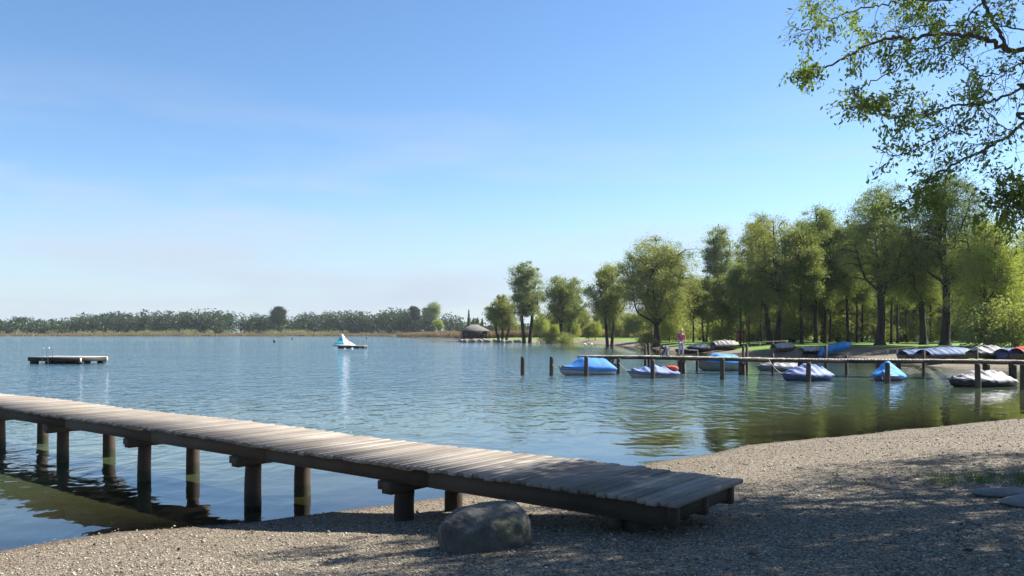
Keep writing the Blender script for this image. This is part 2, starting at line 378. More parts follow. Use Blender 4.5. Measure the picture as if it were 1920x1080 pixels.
def shore_sd(P):
    P = np.asarray(P, float).reshape(-1, 2)
    r = np.hypot(P[:, 0], P[:, 1])
    return lake_sd(P) + fnoise(P[:, 0], P[:, 1], 1.1, 3) * .10 * np.clip(r / 8, .6, 3) + fnoise(P[:, 0], P[:, 1], .25, 4) * np.clip((r - 15) / 60, 0, 1) * .8
def height(P):
    P = np.asarray(P, float).reshape(-1, 2); s = shore_sd(P)
    land = 1.0 * (1 - np.exp(-(np.maximum(s, 0) / 5.4) ** 1.3)) + .03 * fnoise(P[:, 0], P[:, 1], .9, 9) * np.clip(s / 3, 0, 1)
    r = np.hypot(P[:, 0], P[:, 1]); land += .25 * fnoise(P[:, 0], P[:, 1], .03, 5) * np.clip((s - 15) / 40, 0, 1)
    water = -3.5 * (1 - np.exp(np.minimum(s, 0) * .11 / 3.5))
    return np.where(s > 0, land, water)
def gz(x, y): return float(height([(x, y)])[0])

ang = np.concatenate([np.arange(-46, 46, .17), np.arange(46, 314, 3.0)]) 
ang = np.radians(np.append(ang, 314.0))
rad = np.concatenate([[.3, .8], np.geomspace(1.4, 6000, 500)])
X = np.sin(ang)[None] * rad[:, None]; Y = np.cos(ang)[None] * rad[:, None]
P2 = np.stack([X.ravel(), Y.ravel()], 1)
SD = shore_sd(P2); Z = height(P2)
grass = np.clip((SD - np.where(P2[:, 1] < 140, np.where(P2[:, 0] > 33, .8, 1.6), 4.5)) / 2.5, 0, 1) * np.clip((P2[:, 1] - 38) / 10 , 0, 1)
grass = np.maximum(grass, np.clip((P2[:, 0] - 18) / 4, 0, 1) * np.clip((SD - 5) / 3, 0, 1) * np.clip((P2[:, 1] - 12) / 4, 0, 1))
gpatch = np.exp(-((P2[:, 0] - 6.6) / 1.3) ** 2 - ((P2[:, 1] - 9.4) / .45) ** 2) * .48
grass = np.maximum(grass, gpatch)
grass *= 1 - .95 * np.exp(-((P2[:, 0] - 36) / 6) ** 2 - ((P2[:, 1] - 84) / 10) ** 2)     # bare boat ramp
G = np.stack([X, Y, Z.reshape(X.shape)], -1)
mb = MB().grid(G, flip=True)
tag(mb.build('ground', M['ground'], smooth=True, attrs={'sd': SD, 'grass': grass}), kind='structure')
# water sheet on the same rings
n_a = len(ang); keep = (SD < 1.2).reshape(X.shape)
i, j = np.meshgrid(np.arange(len(rad) - 1), np.arange(n_a - 1), indexing='ij')
kq = keep[:-1, :-1] | keep[1:, :-1] | keep[:-1, 1:] | keep[1:, 1:]
i, j = i[kq], j[kq]
Q = np.stack([i*n_a+j, (i+1)*n_a+j, (i+1)*n_a+j+1, i*n_a+j+1], -1)[:, ::-1]
used, inv = np.unique(Q, return_inverse=True)
V = np.stack([P2[:, 0], P2[:, 1], np.zeros(len(P2))], 1)[used]
s_ = SD[used]
sw = MB(); sw.add(V, inv.reshape(Q.shape))
# up-facing order
rr = np.hypot(V[:, 0], V[:, 1])
ruffle = np.clip((-s_ - 2.5) / 22, 0, 1) ** .8
sh = np.clip((V[:, 0] - 6) / 14, 0, 1) * np.clip((70 - V[:, 1]) / 30, 0, 1)   # sheltered bay with the boats
ruffle = ruffle * (1 - .68 * sh)
wo_ = sw.build('water', M['water'], smooth=True, attrs={'depth': np.maximum(-Z[used], 0), 'ruffle': ruffle})
tag(wo_, kind='structure')
if wo_.data.polygons[0].normal.z < 0: wo_.data.flip_normals()

# loose pebbles on the near beach
def pebbles():
    N = 130000
    r = 4.6 * (28 / 4.6) ** (rng.random(N) ** .8); a = np.radians(rng.uniform(-36, 40, N))
    P = np.stack([np.sin(a) * r, np.cos(a) * r], 1); s = shore_sd(P)
    ok = (s > -.25) & (s < 16) & ((s > .3) | (rng.random(N) < .35)); P = P[ok]; N = len(P); s = s[ok]
    sz = rng.lognormal(-5.0, .45, N) * np.clip(.75 + .03 * r[ok], .8, 1.4)
    base = np.array([(1,0,0),(0,1,0),(-1,0,0),(0,-1,0),(0,0,1),(0,0,-1)], float)
    V = base[None] * rng.uniform(.7, 1.3, (N, 6, 1)); V = V * np.array([1, .8, .55])
    th = rng.uniform(0, 6.28, N); c, s1 = np.cos(th), np.sin(th)
    Vx = V[..., 0] * c[:, None] - V[..., 1] * s1[:, None]; Vy = V[..., 0] * s1[:, None] + V[..., 1] * c[:, None]
    tl = rng.uniform(-.4, .4, N)[:, None]
    V = np.stack([Vx, Vy, V[..., 2] + Vx * tl], -1) * sz[:, None, None]
    V += np.stack([P[:, 0], P[:, 1], height(P) + sz * .25], 1)[:, None]
    f = np.array([(0,1,4),(1,2,4),(2,3,4),(3,0,4),(1,0,5),(2,1,5),(3,2,5),(0,3,5)])
    Fc = (f[None] + (np.arange(N) * 6)[:, None, None]).reshape(-1, 3)
    m, t, b, o = mat('pebble')
    g = nn(t, 'ShaderNodeNewGeometry')
    c = ramp(t, g.outputs['Random Per Island'], [(0, (.036, .029, .021)), (.2, (.094, .076, .054)), (.5, (.18, .155, .116)), (.8, (.265, .235, .185)), (1, (.43, .4, .34))])
    L(t, c.outputs[0], b.inputs['Base Color']); b.inputs['Roughness'].default_value = .8
    mb = MB(); mb.add(V.reshape(-1, 3), Fc)
    tag(mb.build('gravel', m), 'loose beige and grey gravel covering the lakeside beach', 'gravel', kind='stuff')
pebbles()
def litter():
    rg = np.random.default_rng(55); N = 6000
    r = 5 * (26 / 5) ** (rg.random(N)); a = np.radians(rg.uniform(-36, 40, N)); P = np.stack([np.sin(a) * r, np.cos(a) * r], 1); s = shore_sd(P)
    pr = np.exp(-((s - .9) / .35) ** 2) + .6 * np.exp(-((s - 2.3 - .3 * np.sin(P[:, 0])) / .3) ** 2) + .07 * (s > .3)
    P = P[(rg.random(N) < pr) & (s > .2)]; n = len(P); z = height(P) + .012
    d = np.stack([*rg.normal(size=(2, n)), rg.normal(size=n) * .25], 1); d /= np.linalg.norm(d, axis=1)[:, None]; ln = rg.uniform(.012, .045, n)[:, None]
    u = np.cross(d, np.array([0, 0, 1.0]) + rg.normal(size=(n, 3)) * .3); u /= np.linalg.norm(u, axis=1)[:, None]; w = ln * rg.choice([.12, .4, .5], n)[:, None]
    B = np.stack([P[:, 0], P[:, 1], z], 1); V = np.stack([B - d * ln, B + u * w, B + d * ln + (0, 0, .004), B - u * w], 1)
    mb = MB(); mb.add(V.reshape(-1, 3), (np.arange(n) * 4)[:, None] + np.array([[0, 1, 2, 3]]))
    m, t, b, o = mat('litter'); g = nn(t, 'ShaderNodeNewGeometry')
    L(t, ramp(t, g.outputs['Random Per Island'], [(0, (.03, .018, .01)), (.6, (.10, .055, .03)), (1, (.2, .13, .07))]).outputs[0], b.inputs['Base Color']); b.inputs['Roughness'].default_value = .9
    tag(mb.build('debris', m), 'brown driftline of dead leaves and twigs scattered along the beach', 'leaf litter', kind='stuff')
litter()

# ------------------------------------------------------------------ foliage
def leaf_quads(mb, P, size, rg, droop=0.0, aspect=.5, mi=0, D=None):
    """one small pointed four-sided leaf (or spray) per point"""
    N = len(P)
    d = rg.normal(size=(N, 3)) if D is None else D + rg.normal(size=(N, 3)) * .5
    d[:, 2] = d[:, 2] * (1 - .5 * droop) - droop * 1.6
    d /= np.linalg.norm(d, axis=1)[:, None]
    u = np.cross(d, rg.normal(size=(N, 3))); u /= np.linalg.norm(u, axis=1)[:, None] + 1e-9
    s = (size * rg.uniform(.6, 1.35, N))[:, None]; w = s * aspect
    nrm = np.cross(d, u)
    a = P - d * s * .5; c = P + d * s * .5 + nrm * s * .08
    V = np.stack([a, P + u * w * .5 - d * s * .05, c, P - u * w * .5 - d * s * .05], 1)
    Fc = (np.arange(N) * 4)[:, None] + np.array([[0, 1, 2, 3]])
    mb.add(V.reshape(-1, 3), Fc, mi)

def make_crown_tree(name, seed, h, hw, zb, mats, trunk_r, label=None, cat='tree', group=None, fork=None, lean=0.0, dens=1.0, leaf=.26,
                    droop=.3, nl=9, stems=1, wisp=0.0, limbs=6, top=.5, kind_bark='bark', spread=1.0, under=0.0):
    """h height, hw crown half width, zb lowest foliage height; crown built from lobes carried by limbs"""
    rg = np.random.default_rng(seed)
    root = empty(name, label=label, cat=cat, group=group)
    cz, hz = (h + zb) / 2, (h - zb) / 2
    lobes = []
    for k in range(nl):
        th = k * 2.4 + rg.uniform(-.4, .4); q = ((k + .5) / nl)
        zz = -.75 + 1.5 * q
        rad = math.sqrt(max(.05, 1 - (zz * .95) ** 2)) * rg.uniform(.35, .72)
        if q > .9: rad *= .3
        w = rg.uniform(.36, .50)
        lobes.append((lean * (zz + 1) * hz * .5 + math.cos(th) * rad * hw, math.sin(th) * rad * hw, cz + zz * hz * .80, hw * w * 1.15, hw * w * 1.15, hz * rg.uniform(.28, .42)))
    lobes.append((lean * hz * .5, 0, cz, hw * .75, hw * .75, hz * .8))
    L_ = np.array(lobes)
    mb = MB()
    fork = fork if fork is not None else zb + .15 * (h - zb)
    segs = []
    for st in range(stems):
        ox = (st - (stems - 1) / 2) * trunk_r * 2.2
        base = np.array([ox, 0, -.15]); topc = np.array([lean * hz * .25 + ox * 2.2, rg.uniform(-.3, .3), fork])
        P = np.array([base, base * .8 + topc * .2 + (0, 0, .1), (base + topc) / 2 + (*rg.uniform(-.12, .12, 2) * trunk_r * 3, 0), topc])
        P = smooth_path(P, 5); rr = np.linspace(1, .72, len(P)) * trunk_r; rr[0] *= 1.7; rr[1] *= 1.3; rr[2] *= 1.12
        mb.tube(P, rr, 10)
        own = list(range(st, len(lobes), stems)); rg.shuffle(own)
        own = own[:limbs]
        for q in own + [len(lobes) - 1]:
            l = L_[q]; tgt = l[:3] + np.array([0, 0, l[5] * .35])
            if q == len(lobes) - 1: tgt = np.array([lean * hz, 0, h - .12 * (h - zb)])
            mid = topc * .5 + tgt * .5 + np.array([*(tgt[:2] - topc[:2]) * .18, -.06 * (tgt[2] - topc[2])]) + rg.normal(size=3) * .03 * h
            Pl = smooth_path([topc - (0, 0, .25), topc * .75 + mid * .25 + (0, 0, .1), mid, tgt], 5)
            r0 = trunk_r * rg.uniform(.42, .62) * (1.25 if q == len(lobes) - 1 else 1)
            rl = np.linspace(r0, .05, len(Pl)); mb.tube(Pl, rl, 7); segs.append((Pl, rl))
    # clump centres
    K = int(270 * dens)
    vol = L_[:, 3] * L_[:, 4] * L_[:, 5]; pick = rg.choice(len(L_), K, p=vol / vol.sum())
    d = rg.normal(size=(K, 3)); d /= np.linalg.norm(d, axis=1)[:, None]
    rr = rg.random(K) ** (1 / 2.6) * rg.uniform(.85, 1.08, K)
    C = L_[pick, :3] + d * L_[pick, 3:] * rr[:, None]
    C[:, 2] = np.maximum(C[:, 2], zb + rg.uniform(-.4, .8, K) * 1.0)
    if wisp: C[:, 2] -= rg.random(K) ** 3 * wisp
    dd2 = np.sort(((C[:, None] - C[None]) ** 2).sum(-1), 1)[:, 5] ** .5; okc = dd2 < 2.2 * np.median(dd2); C = C[okc]; K = len(C)
    # twigs from limbs to some clumps
    allp = np.concatenate([s[0][4:] for s in segs])
    for c in C[::2]:
        q = allp[np.argmin(((allp - c) ** 2).sum(1) + np.maximum(0, allp[:, 2] - c[2]) * 2)]
        m_ = (q + c) / 2 + np.array([0, 0, .12 * np.linalg.norm(c - q)])
        mb.tube(smooth_path([q, m_, c], 3), np.linspace(.05, .012, 7) * (1 + trunk_r), 4, cap=False)
    mb.build('trunk', M[kind_bark], root, smooth=True)
    n = max(20, int(150 * dens ** -.1)); leaf = leaf * .78
    csz = rg.uniform(.22, .78, K) * (hw / 5.5) ** .5 * spread
    off = rg.normal(size=(K, n, 3)) * csz[:, None, None] * np.array([1, 1, .62 + .5 * droop])
    off[..., 2] -= droop * np.abs(rg.normal(size=(K, n))) * csz[:, None]
    P = (C[:, None] + off).reshape(-1, 3)
    P = P[P[:, 2] > .15]
    lb = MB(); leaf_quads(lb, P, leaf, rg, droop, .42)
    lb.build('crown', M[mats], root)
    return root

def put(root, px, Yd, rz=None):
    p = at(px, Yd); root.location = (p.x, p.y, gz(p.x, p.y) - .05)
    if rz is not None: root.rotation_euler.z = rz
    return root
# main lakeside trees: px of trunk, distance, photo y of the top, half width in px, photo y of lowest foliage ...
TREES = [
 # name, px, Y, top, halfwidth px, bottom y, mat, trunk r, kw, label
 ('willow_tree', 942, 208, 552, 32, 622, 'leaf_olive', .38, dict(stems=3, droop=.5, dens=.7, leaf=.42, spread=1.2), 'low rounded willow with three thin stems beside the lakeside pavilion'),
 ('poplar_tree', 988, 196, 492, 36, 612, 'leaf_grey', .55, dict(stems=2, droop=.1, dens=.95, leaf=.40, nl=11), 'tall airy twin-stemmed poplar standing beside the low willow on the stony spit'),
 ('willow_tree', 1060, 190, 513, 46, 622, 'leaf_green', .5, dict(stems=2, droop=.4, dens=1.0, leaf=.42, spread=1.1), 'fresh green tree with short double trunk right of the tall airy poplar'),
 ('willow_tree', 1143, 150, 492, 40, 618, 'leaf_olive', .34, dict(stems=2, droop=.5, dens=.9, leaf=.34), 'narrow olive willow touching the left side of the broad domed willow'),
 ('willow_tree', 1231, 128, 440, 80, 618, 'leaf_olive', .62, dict(droop=.4, dens=2.1, leaf=.30, nl=15, limbs=9, fork=3.6), 'broad domed willow with thick dark trunk at the water edge behind the standing person'),
 ('birch_tree', 1322, 135, 512, 40, 616, 'leaf_lime', .2, dict(stems=2, droop=.3, dens=.8, leaf=.32), 'small lime green tree between the broad domed willow and the dark drooping one'),
 ('poplar_tree', 1347, 165, 414, 36, 560, 'leaf_grey', .3, dict(droop=.1, dens=.6, leaf=.38, nl=9, spread=1.3), 'thin wispy grey-green poplar rising alone above the lower trees'),
 ('willow_tree', 1450, 108, 404, 82, 606, 'leaf_olive', .42, dict(stems=2, droop=.7, dens=1.6, leaf=.27, nl=14, wisp=3.0), 'wide weeping willow with forked trunk and drooping shaded skirt'),
 ('poplar_tree', 1530, 112, 374, 52, 585, 'leaf_green', .36, dict(droop=.1, dens=1.2, leaf=.28, nl=12), 'dark green poplar with straight trunk just right of the weeping willow'),
 ('poplar_tree', 1425, 140, 400, 36, 540, 'leaf_grey', .34, dict(droop=.1, dens=.8, leaf=.32), 'grey-green poplar whose top shows behind the weeping willow'),
 ('willow_tree', 1650, 96, 346, 82, 575, 'leaf_green', .56, dict(droop=.25, dens=1.45, leaf=.25, nl=14, limbs=9, fork=6.2), 'large tree with open crown of bare dark forking limbs behind the slipway'),
 ('willow_tree', 1732, 98, 425, 50, 590, 'leaf_olive', .46, dict(droop=.5, dens=1.1, leaf=.25, lean=-.15), 'shorter thick-trunked willow just left of the tallest tree'),
 ('poplar_tree', 1772, 92, 308, 86, 575, 'leaf_dark', .56, dict(droop=.3, dens=1.6, leaf=.24, nl=16, limbs=8, fork=7.0), 'tallest dark tree with straight thick trunk behind the blue boat tarpaulins'),
 ('willow_tree', 1850, 86, 400, 66, 600, 'leaf_lime', .32, dict(droop=.55, dens=1.45, leaf=.22, nl=12, wisp=2.5), 'slim-trunked yellow-green weeping tree on the lawn right of the tallest tree'),
 ('willow_tree', 1960, 92, 400, 56, 585, 'leaf_green', .36, dict(droop=.3, dens=1.2, leaf=.24), 'green tree cut by the right edge of the view behind the lawn'),
]
for k, (nm, px, Yd, ty, hwp, by, mt, tr, kw, lb) in enumerate(TREES):
    p = at(px, Yd); g0 = gz(p.x, p.y)
    h_ = (zpix(ty, Yd) - g0) * 1.06; zb_ = max(.8, zpix(by, Yd) - g0)
    put(make_crown_tree(nm, 40 + k, h_, hwp / F * Yd, zb_, mt, tr, lb, group='large trees lining the bank', **kw), px, Yd)

# woods behind: four kinds, copied
protos = [make_crown_tree('woodland_tree', 101, 13, 4.2, 1.6, 'leaf_lime', .24, dens=1.1, leaf=.30, droop=.2, nl=9),
          make_crown_tree('woodland_tree', 102, 15, 4.6, 2.2, 'leaf_green', .27, dens=1.2, leaf=.30, droop=.1, nl=10),
          make_crown_tree('woodland_tree', 103, 11, 4.6, 1.2, 'leaf_olive', .2, dens=1.1, leaf=.30, droop=.5, nl=9, wisp=1.5),
          make_crown_tree('woodland_tree', 104, 9, 3.6, .8, 'leaf_lime', .15, dens=.9, leaf=.28, droop=.4, nl=8)]
rw = random.Random(5); used_p = [False] * 4
spots = []
for k in range(54):
    px = 1255 + (k * 61.8) % 790; Yd = 122 + (k * 37.7) % 95 + (20 if px < 1350 else 0)
    spots.append((px, Yd, rw.choice([0, 1, 1, 2, 3, 0]), rw.uniform(.8, 1.12) * (.8 if px < 1400 else (1.25 if px > 1480 else 1))))
for k in range(24):
    spots.append((1005 + k * 14 + rw.uniform(-8, 8), 205 + rw.uniform(0, 60), rw.choice([2, 3, 0]), rw.uniform(.5, .95)))
for px, Yd, v, s in spots:
    o = protos[v] if not used_p[v] else copy_tree(protos[v]); used_p[v] = True
    put(o, px, Yd, rw.uniform(0, 6.28)); o.scale = (s * rw.uniform(.85, 1.15),) * 2 + (s,)
    tag(o, 'leafy tree of the dense wood filling the space behind the large bank trees', 'tree', 'woodland trees behind the bank trees')
slim = make_crown_tree('slim_tree', 105, 17, 3.0, 5.0, 'leaf_green', .2, dens=.9, leaf=.28, droop=.2, nl=9, fork=7.5); first = True
for k, px in enumerate((1388, 1404, 1427, 1490, 1503, 1546, 1556, 1572, 1590, 1607, 1616, 1671, 1683, 1700, 1745, 1815, 1838, 1880, 1352, 1300)):
    o = slim if first else copy_tree(slim); first = False
    put(o, px, 104 + (k * 7.3) % 26 + (20 if px < 1380 else 0), k * 1.3); sc = (.72 if px < 1440 else 1.0) * rw.uniform(.85, 1.1); o.scale = (sc * rw.uniform(.8, 1.1),) * 2 + (sc,)
    tag(o, 'slim straight-trunked tree standing in the grove between the big trunks', 'tree', 'slim trunks of the grove')
# shrubs closing the view between trunks
sh0 = None
def make_shrub():
    r_ = empty('shrub'); rg = np.random.default_rng(77); mb = MB()
    for k in range(9):
        a = k * .7; e = np.array([math.cos(a) * 1.3, math.sin(a) * 1.3, rg.uniform(1.2, 2.4)])
        mb.tube(smooth_path([(0, 0, -.1), e * .5 + (0, 0, .3), e], 4), np.linspace(.04, .01, 9), 5)
    mb.build('stems', M['bark'], r_)
    C = rg.normal(size=(120, 3)) * (1.1, 1.1, .75) + (0, 0, 1.4); C[:, 2] = np.abs(C[:, 2]) + .15
    P = (C[:, None] + rg.normal(size=(120, 40, 3)) * .28).reshape(-1, 3); P = P[P[:, 2] > .05]
    lb = MB(); leaf_quads(lb, P, .2, rg, .1, .5); lb.build('foliage', M['leaf_olive'], r_); return r_
for k in range(44):
    px = 1215 + (k * 97.3) % 790; Yd = 108 + (k * 23.1) % 70 + (22 if px < 1330 else 0)
    if sh0 is None: sh0 = make_shrub(); o = sh0
    else: o = copy_tree(sh0)
    put(o, px, Yd, rw.uniform(0, 6)); s = rw.uniform(.8, 1.7); o.scale = (s * 1.2, s * 1.2, s)
    tag(o, 'round green shrub growing between the tree trunks at the wood edge', 'shrub', 'shrubs of the undergrowth')
for px, Yd, s, lb in ((1795 + 60, 82, 1.5, 'dense dark shrub on the lawn beside the slim yellow-green tree'), (1905, 80, 1.4, 'big pale shrub on the lawn near the right edge'),
                      (1032, 188, 1.2, 'dark shrub at the water edge left of the fresh green tree'), (1063, 182, .9, 'small shrub at the foot of the fresh green double-trunked tree')):
    o = copy_tree(sh0); put(o, px, Yd, 1.0); o.scale = (s, s, s); del o['group']; tag(o, lb, 'shrub')

# far shore wood: one mass, with the trees that stand out as their own things
def far_wood():
    rg = np.random.default_rng(11)
    tx = [-60, 0, 60, 130, 150, 250, 330, 370, 440, 480, 520, 560, 620, 650, 700, 740, 780, 800, 840, 870, 905, 1000, 1200, 1400, 1700]
    ty = [595, 594, 592, 600, 586, 583, 580, 577, 581, 588, 590, 587, 580, 579, 583, 576, 580, 578, 584, 594, 602, 603, 600, 598, 596]
    mb = MB()
    for k in range(700):
        px = rg.uniform(-80, 1750); row = rg.integers(0, 3)
        Yd = (640 + row * 16 + rg.uniform(-6, 6)) if px < 880 else 480 + row * 30
        h_ = (np.interp(px, tx, ty) - HY) * -Yd / F + 1.6 - (2 - row) * 1.6 - abs(rg.normal()) * 1.6 + .8 - 2.0 * max(0, math.sin(px * .11 + 1.5 * math.sin(px * .043)))
        h_ = max(h_, 6.0); w = rg.uniform(4, 9); c = at(px, Yd)
        n = 330
        nb = 7; B = rg.normal(size=(nb, 3)) * (w * .42, w * .42, h_ * .15); B[:, 2] += h_ * .62
        P = B[rg.integers(0, nb, n)] + rg.normal(size=(n, 3)) * (w * .30, w * .30, h_ * .16)
        P[:, 2] = np.clip(P[:, 2], .3, h_ + rg.normal(size=n) * .5); lo = rg.random(n) < .3; P[lo, 2] = rg.uniform(.3, h_ * .5, lo.sum())
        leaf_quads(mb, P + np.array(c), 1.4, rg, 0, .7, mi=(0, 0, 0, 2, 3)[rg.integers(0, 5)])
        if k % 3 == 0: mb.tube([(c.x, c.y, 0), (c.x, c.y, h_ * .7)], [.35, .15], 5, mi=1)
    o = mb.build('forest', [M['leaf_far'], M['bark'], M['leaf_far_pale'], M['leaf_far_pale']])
    tag(o, 'continuous dark wood along the far shore of the lake', 'forest', kind='stuff')
    mb = MB()
    for k in range(150):
        px = rg.uniform(-60, 880); Yd = 621 + rg.uniform(-4, 6)
        if rg.random() < .35: px = rg.choice([300, 510, 540, 330]) + rg.normal() * 25
        w = rg.uniform(2, 4.5); h_ = rg.uniform(2.2, 4.2); c = at(px, Yd)
        P = rg.normal(size=(90, 3)) * (w * .6, w * .4, h_ * .3) + (c.x, c.y, h_ * .6)
        leaf_quads(mb, np.maximum(P, (-1e9, -1e9, .2)), .9, rg, 0, .7)
    tag(mb.build('undergrowth', M['leaf_grey']), 'low grey-green bushes fringing the far shore wood', 'bushes', kind='stuff')
far_wood()
def far_tree(name, px, Yd, ty, hwp, by, mt, lb, seed, **kw):
    h_ = zpix(ty, Yd) - gz(*at(px, Yd)[:2]); put(make_crown_tree(name, seed, h_, hwp / F * Yd, max(.5, zpix(by, Yd)), mt, .4, lb, **kw), px, Yd)
far_tree('oak_tree', 522, 634, 573, 15, 612, 'leaf_far', 'round dark tree standing above the middle of the far wood', 201, leaf=1.0, dens=.5, nl=7, spread=2.0, droop=0)
far_tree('poplar_tree', 808, 628, 565, 17, 610, 'leaf_grey', 'tallest leaning grey tree at the right end of the far wood', 202, leaf=1.0, dens=.5, nl=7, spread=2.0, lean=.2, droop=0)
far_tree('poplar_tree', 778, 632, 571, 9, 605, 'leaf_far', 'thin dark tree beside the tallest one of the far wood', 203, leaf=.9, dens=.4, nl=5, spread=1.6, droop=0)
far_tree('willow_tree', 822, 470, 600, 10, 618, 'leaf_lime', 'small yellow-green willow at the far reed edge', 204, leaf=.6, dens=.4, nl=5, spread=1.3, droop=.2)
def conifer(px, Yd, ty, hwp, lb, seed):
    rg = np.random.default_rng(seed); p = at(px, Yd); g0 = gz(p.x, p.y); h_ = zpix(ty, Yd) - g0; w = hwp / F * Yd
    r_ = empty('spruce_tree', (p.x, p.y, g0), 0, lb, 'tree', 'spruces behind the pavilion')
    MB().tube([(0, 0, -.2), (0, 0, h_ * .95)], [.3, .05], 7).build('trunk', M['bark'], r_)
    n = 1500; q = rg.random(n) ** .7; z = h_ * (1 - q * .93); a = rg.uniform(0, 6.28, n); rr = w * q * (.5 + .5 * np.abs(np.sin(z * 2.2))) * rg.random(n) ** .4
    lb_ = MB(); D = np.stack([np.cos(a), np.sin(a), -np.full(n, .35)], 1)
    leaf_quads(lb_, np.stack([np.cos(a) * rr, np.sin(a) * rr, z], 1), .8, rg, 0, .45, D=D); lb_.build('crown', M['leaf_dark'], r_)
conifer(879, 430, 580, 6.5, 'tallest narrow spruce rising behind the pavilion roof', 1)
conifer(888, 425, 596, 8, 'middle-sized spruce just right of the tallest narrow one', 2)
conifer(896, 440, 595, 8, 'pointed spruce between two others above the pavilion roof', 3)
conifer(904, 420, 597, 9, 'rightmost spruce of the four behind the pavilion', 4)

# dry reed belts
def reeds(name, pts, n, hh, seed, lb, w=.28):
    rg = np.random.default_rng(seed); pts = np.array(pts, float)
    seg = rg.integers(0, len(pts) - 1, n * 2); t = rg.random(n * 2)[:, None]
    P = pts[seg, :2] * (1 - t) + pts[seg + 1, :2] * t
    P[:, 1] += rg.random(n * 2) * (pts[seg, 2] * (1 - t[:, 0]) + pts[seg + 1, 2] * t[:, 0])
    P = P[shore_sd(P) > -1.0][:n]; n = len(P)
    z = np.maximum(height(P), -.1); h_ = hh * rg.uniform(.6, 1.15, n); a = rg.uniform(0, 3.14, n); dx, dy = np.cos(a) * w / 2, np.sin(a) * w / 2
    l = rg.normal(size=(n, 2)) * .18
    B = np.stack([P[:, 0], P[:, 1], z], 1)
    V = np.stack([B - np.stack([dx, dy, 0 * dx], 1), B + np.stack([dx, dy, 0 * dx], 1), B + np.stack([l[:, 0] + dx * .3, l[:, 1] + dy * .3, h_], 1), B + np.stack([l[:, 0] - dx * .3, l[:, 1] - dy * .3, h_ * .92], 1)], 1)
    mb = MB(); mb.add(V.reshape(-1, 3), (np.arange(n) * 4)[:, None] + np.array([[0, 1, 2, 3]]))
    tag(mb.build('reeds', M['reed']), lb, 'reeds', kind='stuff')
reeds('reeds', [(-420, 612, 9), (-300, 608, 9), (-200, 606, 9), (-90, 612, 9)], 16000, 1.3, 1, 'strip of dry beige reeds along the far shore', .5)
reeds('reeds', [(-88, 590, 20), (-68, 540, 30), (-54, 450, 30), (-40, 386, 30), (-22, 345, 25), (-8, 300, 30)], 14000, 2.2, 2, 'reddish dry reed bed left of the pavilion', .35)
reeds('reeds', [(-8, 262, 14), (14, 250, 14), (40, 244, 16), (70, 240, 16)], 15000, 2.3, 3, 'dry reed belt behind the thin stems on the spit', .25)

# short grass tufts of the little green patch in the foreground
def tufts():
    rg = np.random.default_rng(31); n = 2600
    P = np.stack([6.7 + rg.normal(size=n) * .95, 9.35 + rg.normal(size=n) * .33], 1)
    k = rg.integers(0, 120, n); c = np.stack([6.6 + rg.normal(size=120) * 1.0, 9.35 + rg.normal(size=120) * .33], 1)
    P = c[k] + rg.normal(size=(n, 2)) * .07
    z = height(P); h_ = rg.uniform(.03, .10, n); a = rg.uniform(0, 3.14, n); w = .004
    l = rg.normal(size=(n, 2)) * .03; B = np.stack([P[:, 0], P[:, 1], z - .005], 1); D = np.stack([np.cos(a) * w, np.sin(a) * w, 0 * a], 1)
    V = np.stack([B - D, B + D, B + np.stack([l[:, 0], l[:, 1], h_], 1)], 1)
    mb = MB(); mb.add(V.reshape(-1, 3), (np.arange(n) * 3)[:, None] + np.array([[0, 1, 2]]))
    tag(mb.build('grass', M['grass']), 'sparse green grass patch on the shaded gravel at right', 'grass', kind='stuff')
tufts()

# ------------------------------------------------------------------ near jetty
E = np.array([1.895, 7.55]); dv = np.array([-.79, .613]); nv = np.array([.613, .79])
def jetty():
    yaw = math.atan2(dv[1], dv[0])
    root = empty('wooden_jetty', (E[0], E[1], 0), yaw, 'long weathered plank jetty on round piles running from the gravel beach into the lake', 'jetty')
    # local +x runs out over the water, local -y is away from the camera side... (+y = -nv)
    ZT = .95; rg = np.random.default_rng(3); mb = MB(); x = 0.0
    while x < 34:
        w = rg.uniform(.085, .102); e = rg.uniform(-.028, .028); dz = rg.normal() * .003
        sag = .012 * math.sin(x * .9)
        mb.box((x + w / 2, e, ZT - .02 + dz + sag), (w, 1.51 + rg.uniform(-.02, .02), .04), rz=rg.normal() * .004, rx=rg.normal() * .003)
        x += w + .008
    mb.build('deck', M['deck'], root)
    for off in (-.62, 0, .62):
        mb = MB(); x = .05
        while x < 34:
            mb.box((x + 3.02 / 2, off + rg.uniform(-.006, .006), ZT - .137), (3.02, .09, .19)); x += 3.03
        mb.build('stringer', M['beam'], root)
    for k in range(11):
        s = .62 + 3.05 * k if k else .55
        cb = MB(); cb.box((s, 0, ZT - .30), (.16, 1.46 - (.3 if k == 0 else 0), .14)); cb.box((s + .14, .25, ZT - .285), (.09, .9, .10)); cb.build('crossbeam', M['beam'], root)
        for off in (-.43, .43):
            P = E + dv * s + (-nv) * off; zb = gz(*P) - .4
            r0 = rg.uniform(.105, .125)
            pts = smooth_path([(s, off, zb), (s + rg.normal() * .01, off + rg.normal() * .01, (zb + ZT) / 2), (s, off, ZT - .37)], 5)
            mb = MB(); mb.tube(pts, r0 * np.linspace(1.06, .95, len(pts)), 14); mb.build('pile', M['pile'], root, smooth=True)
    # short ramp board and support stones at the shore end
    mb = MB(); mb.box((.1, 0, ZT - .11), (.05, 1.36, .15)); mb.build('end_board', M['beam'], root)
M['pile'] = wood('pile_wood', (.024, .018, .014), (.07, .05, .038), (6, 6, 1))
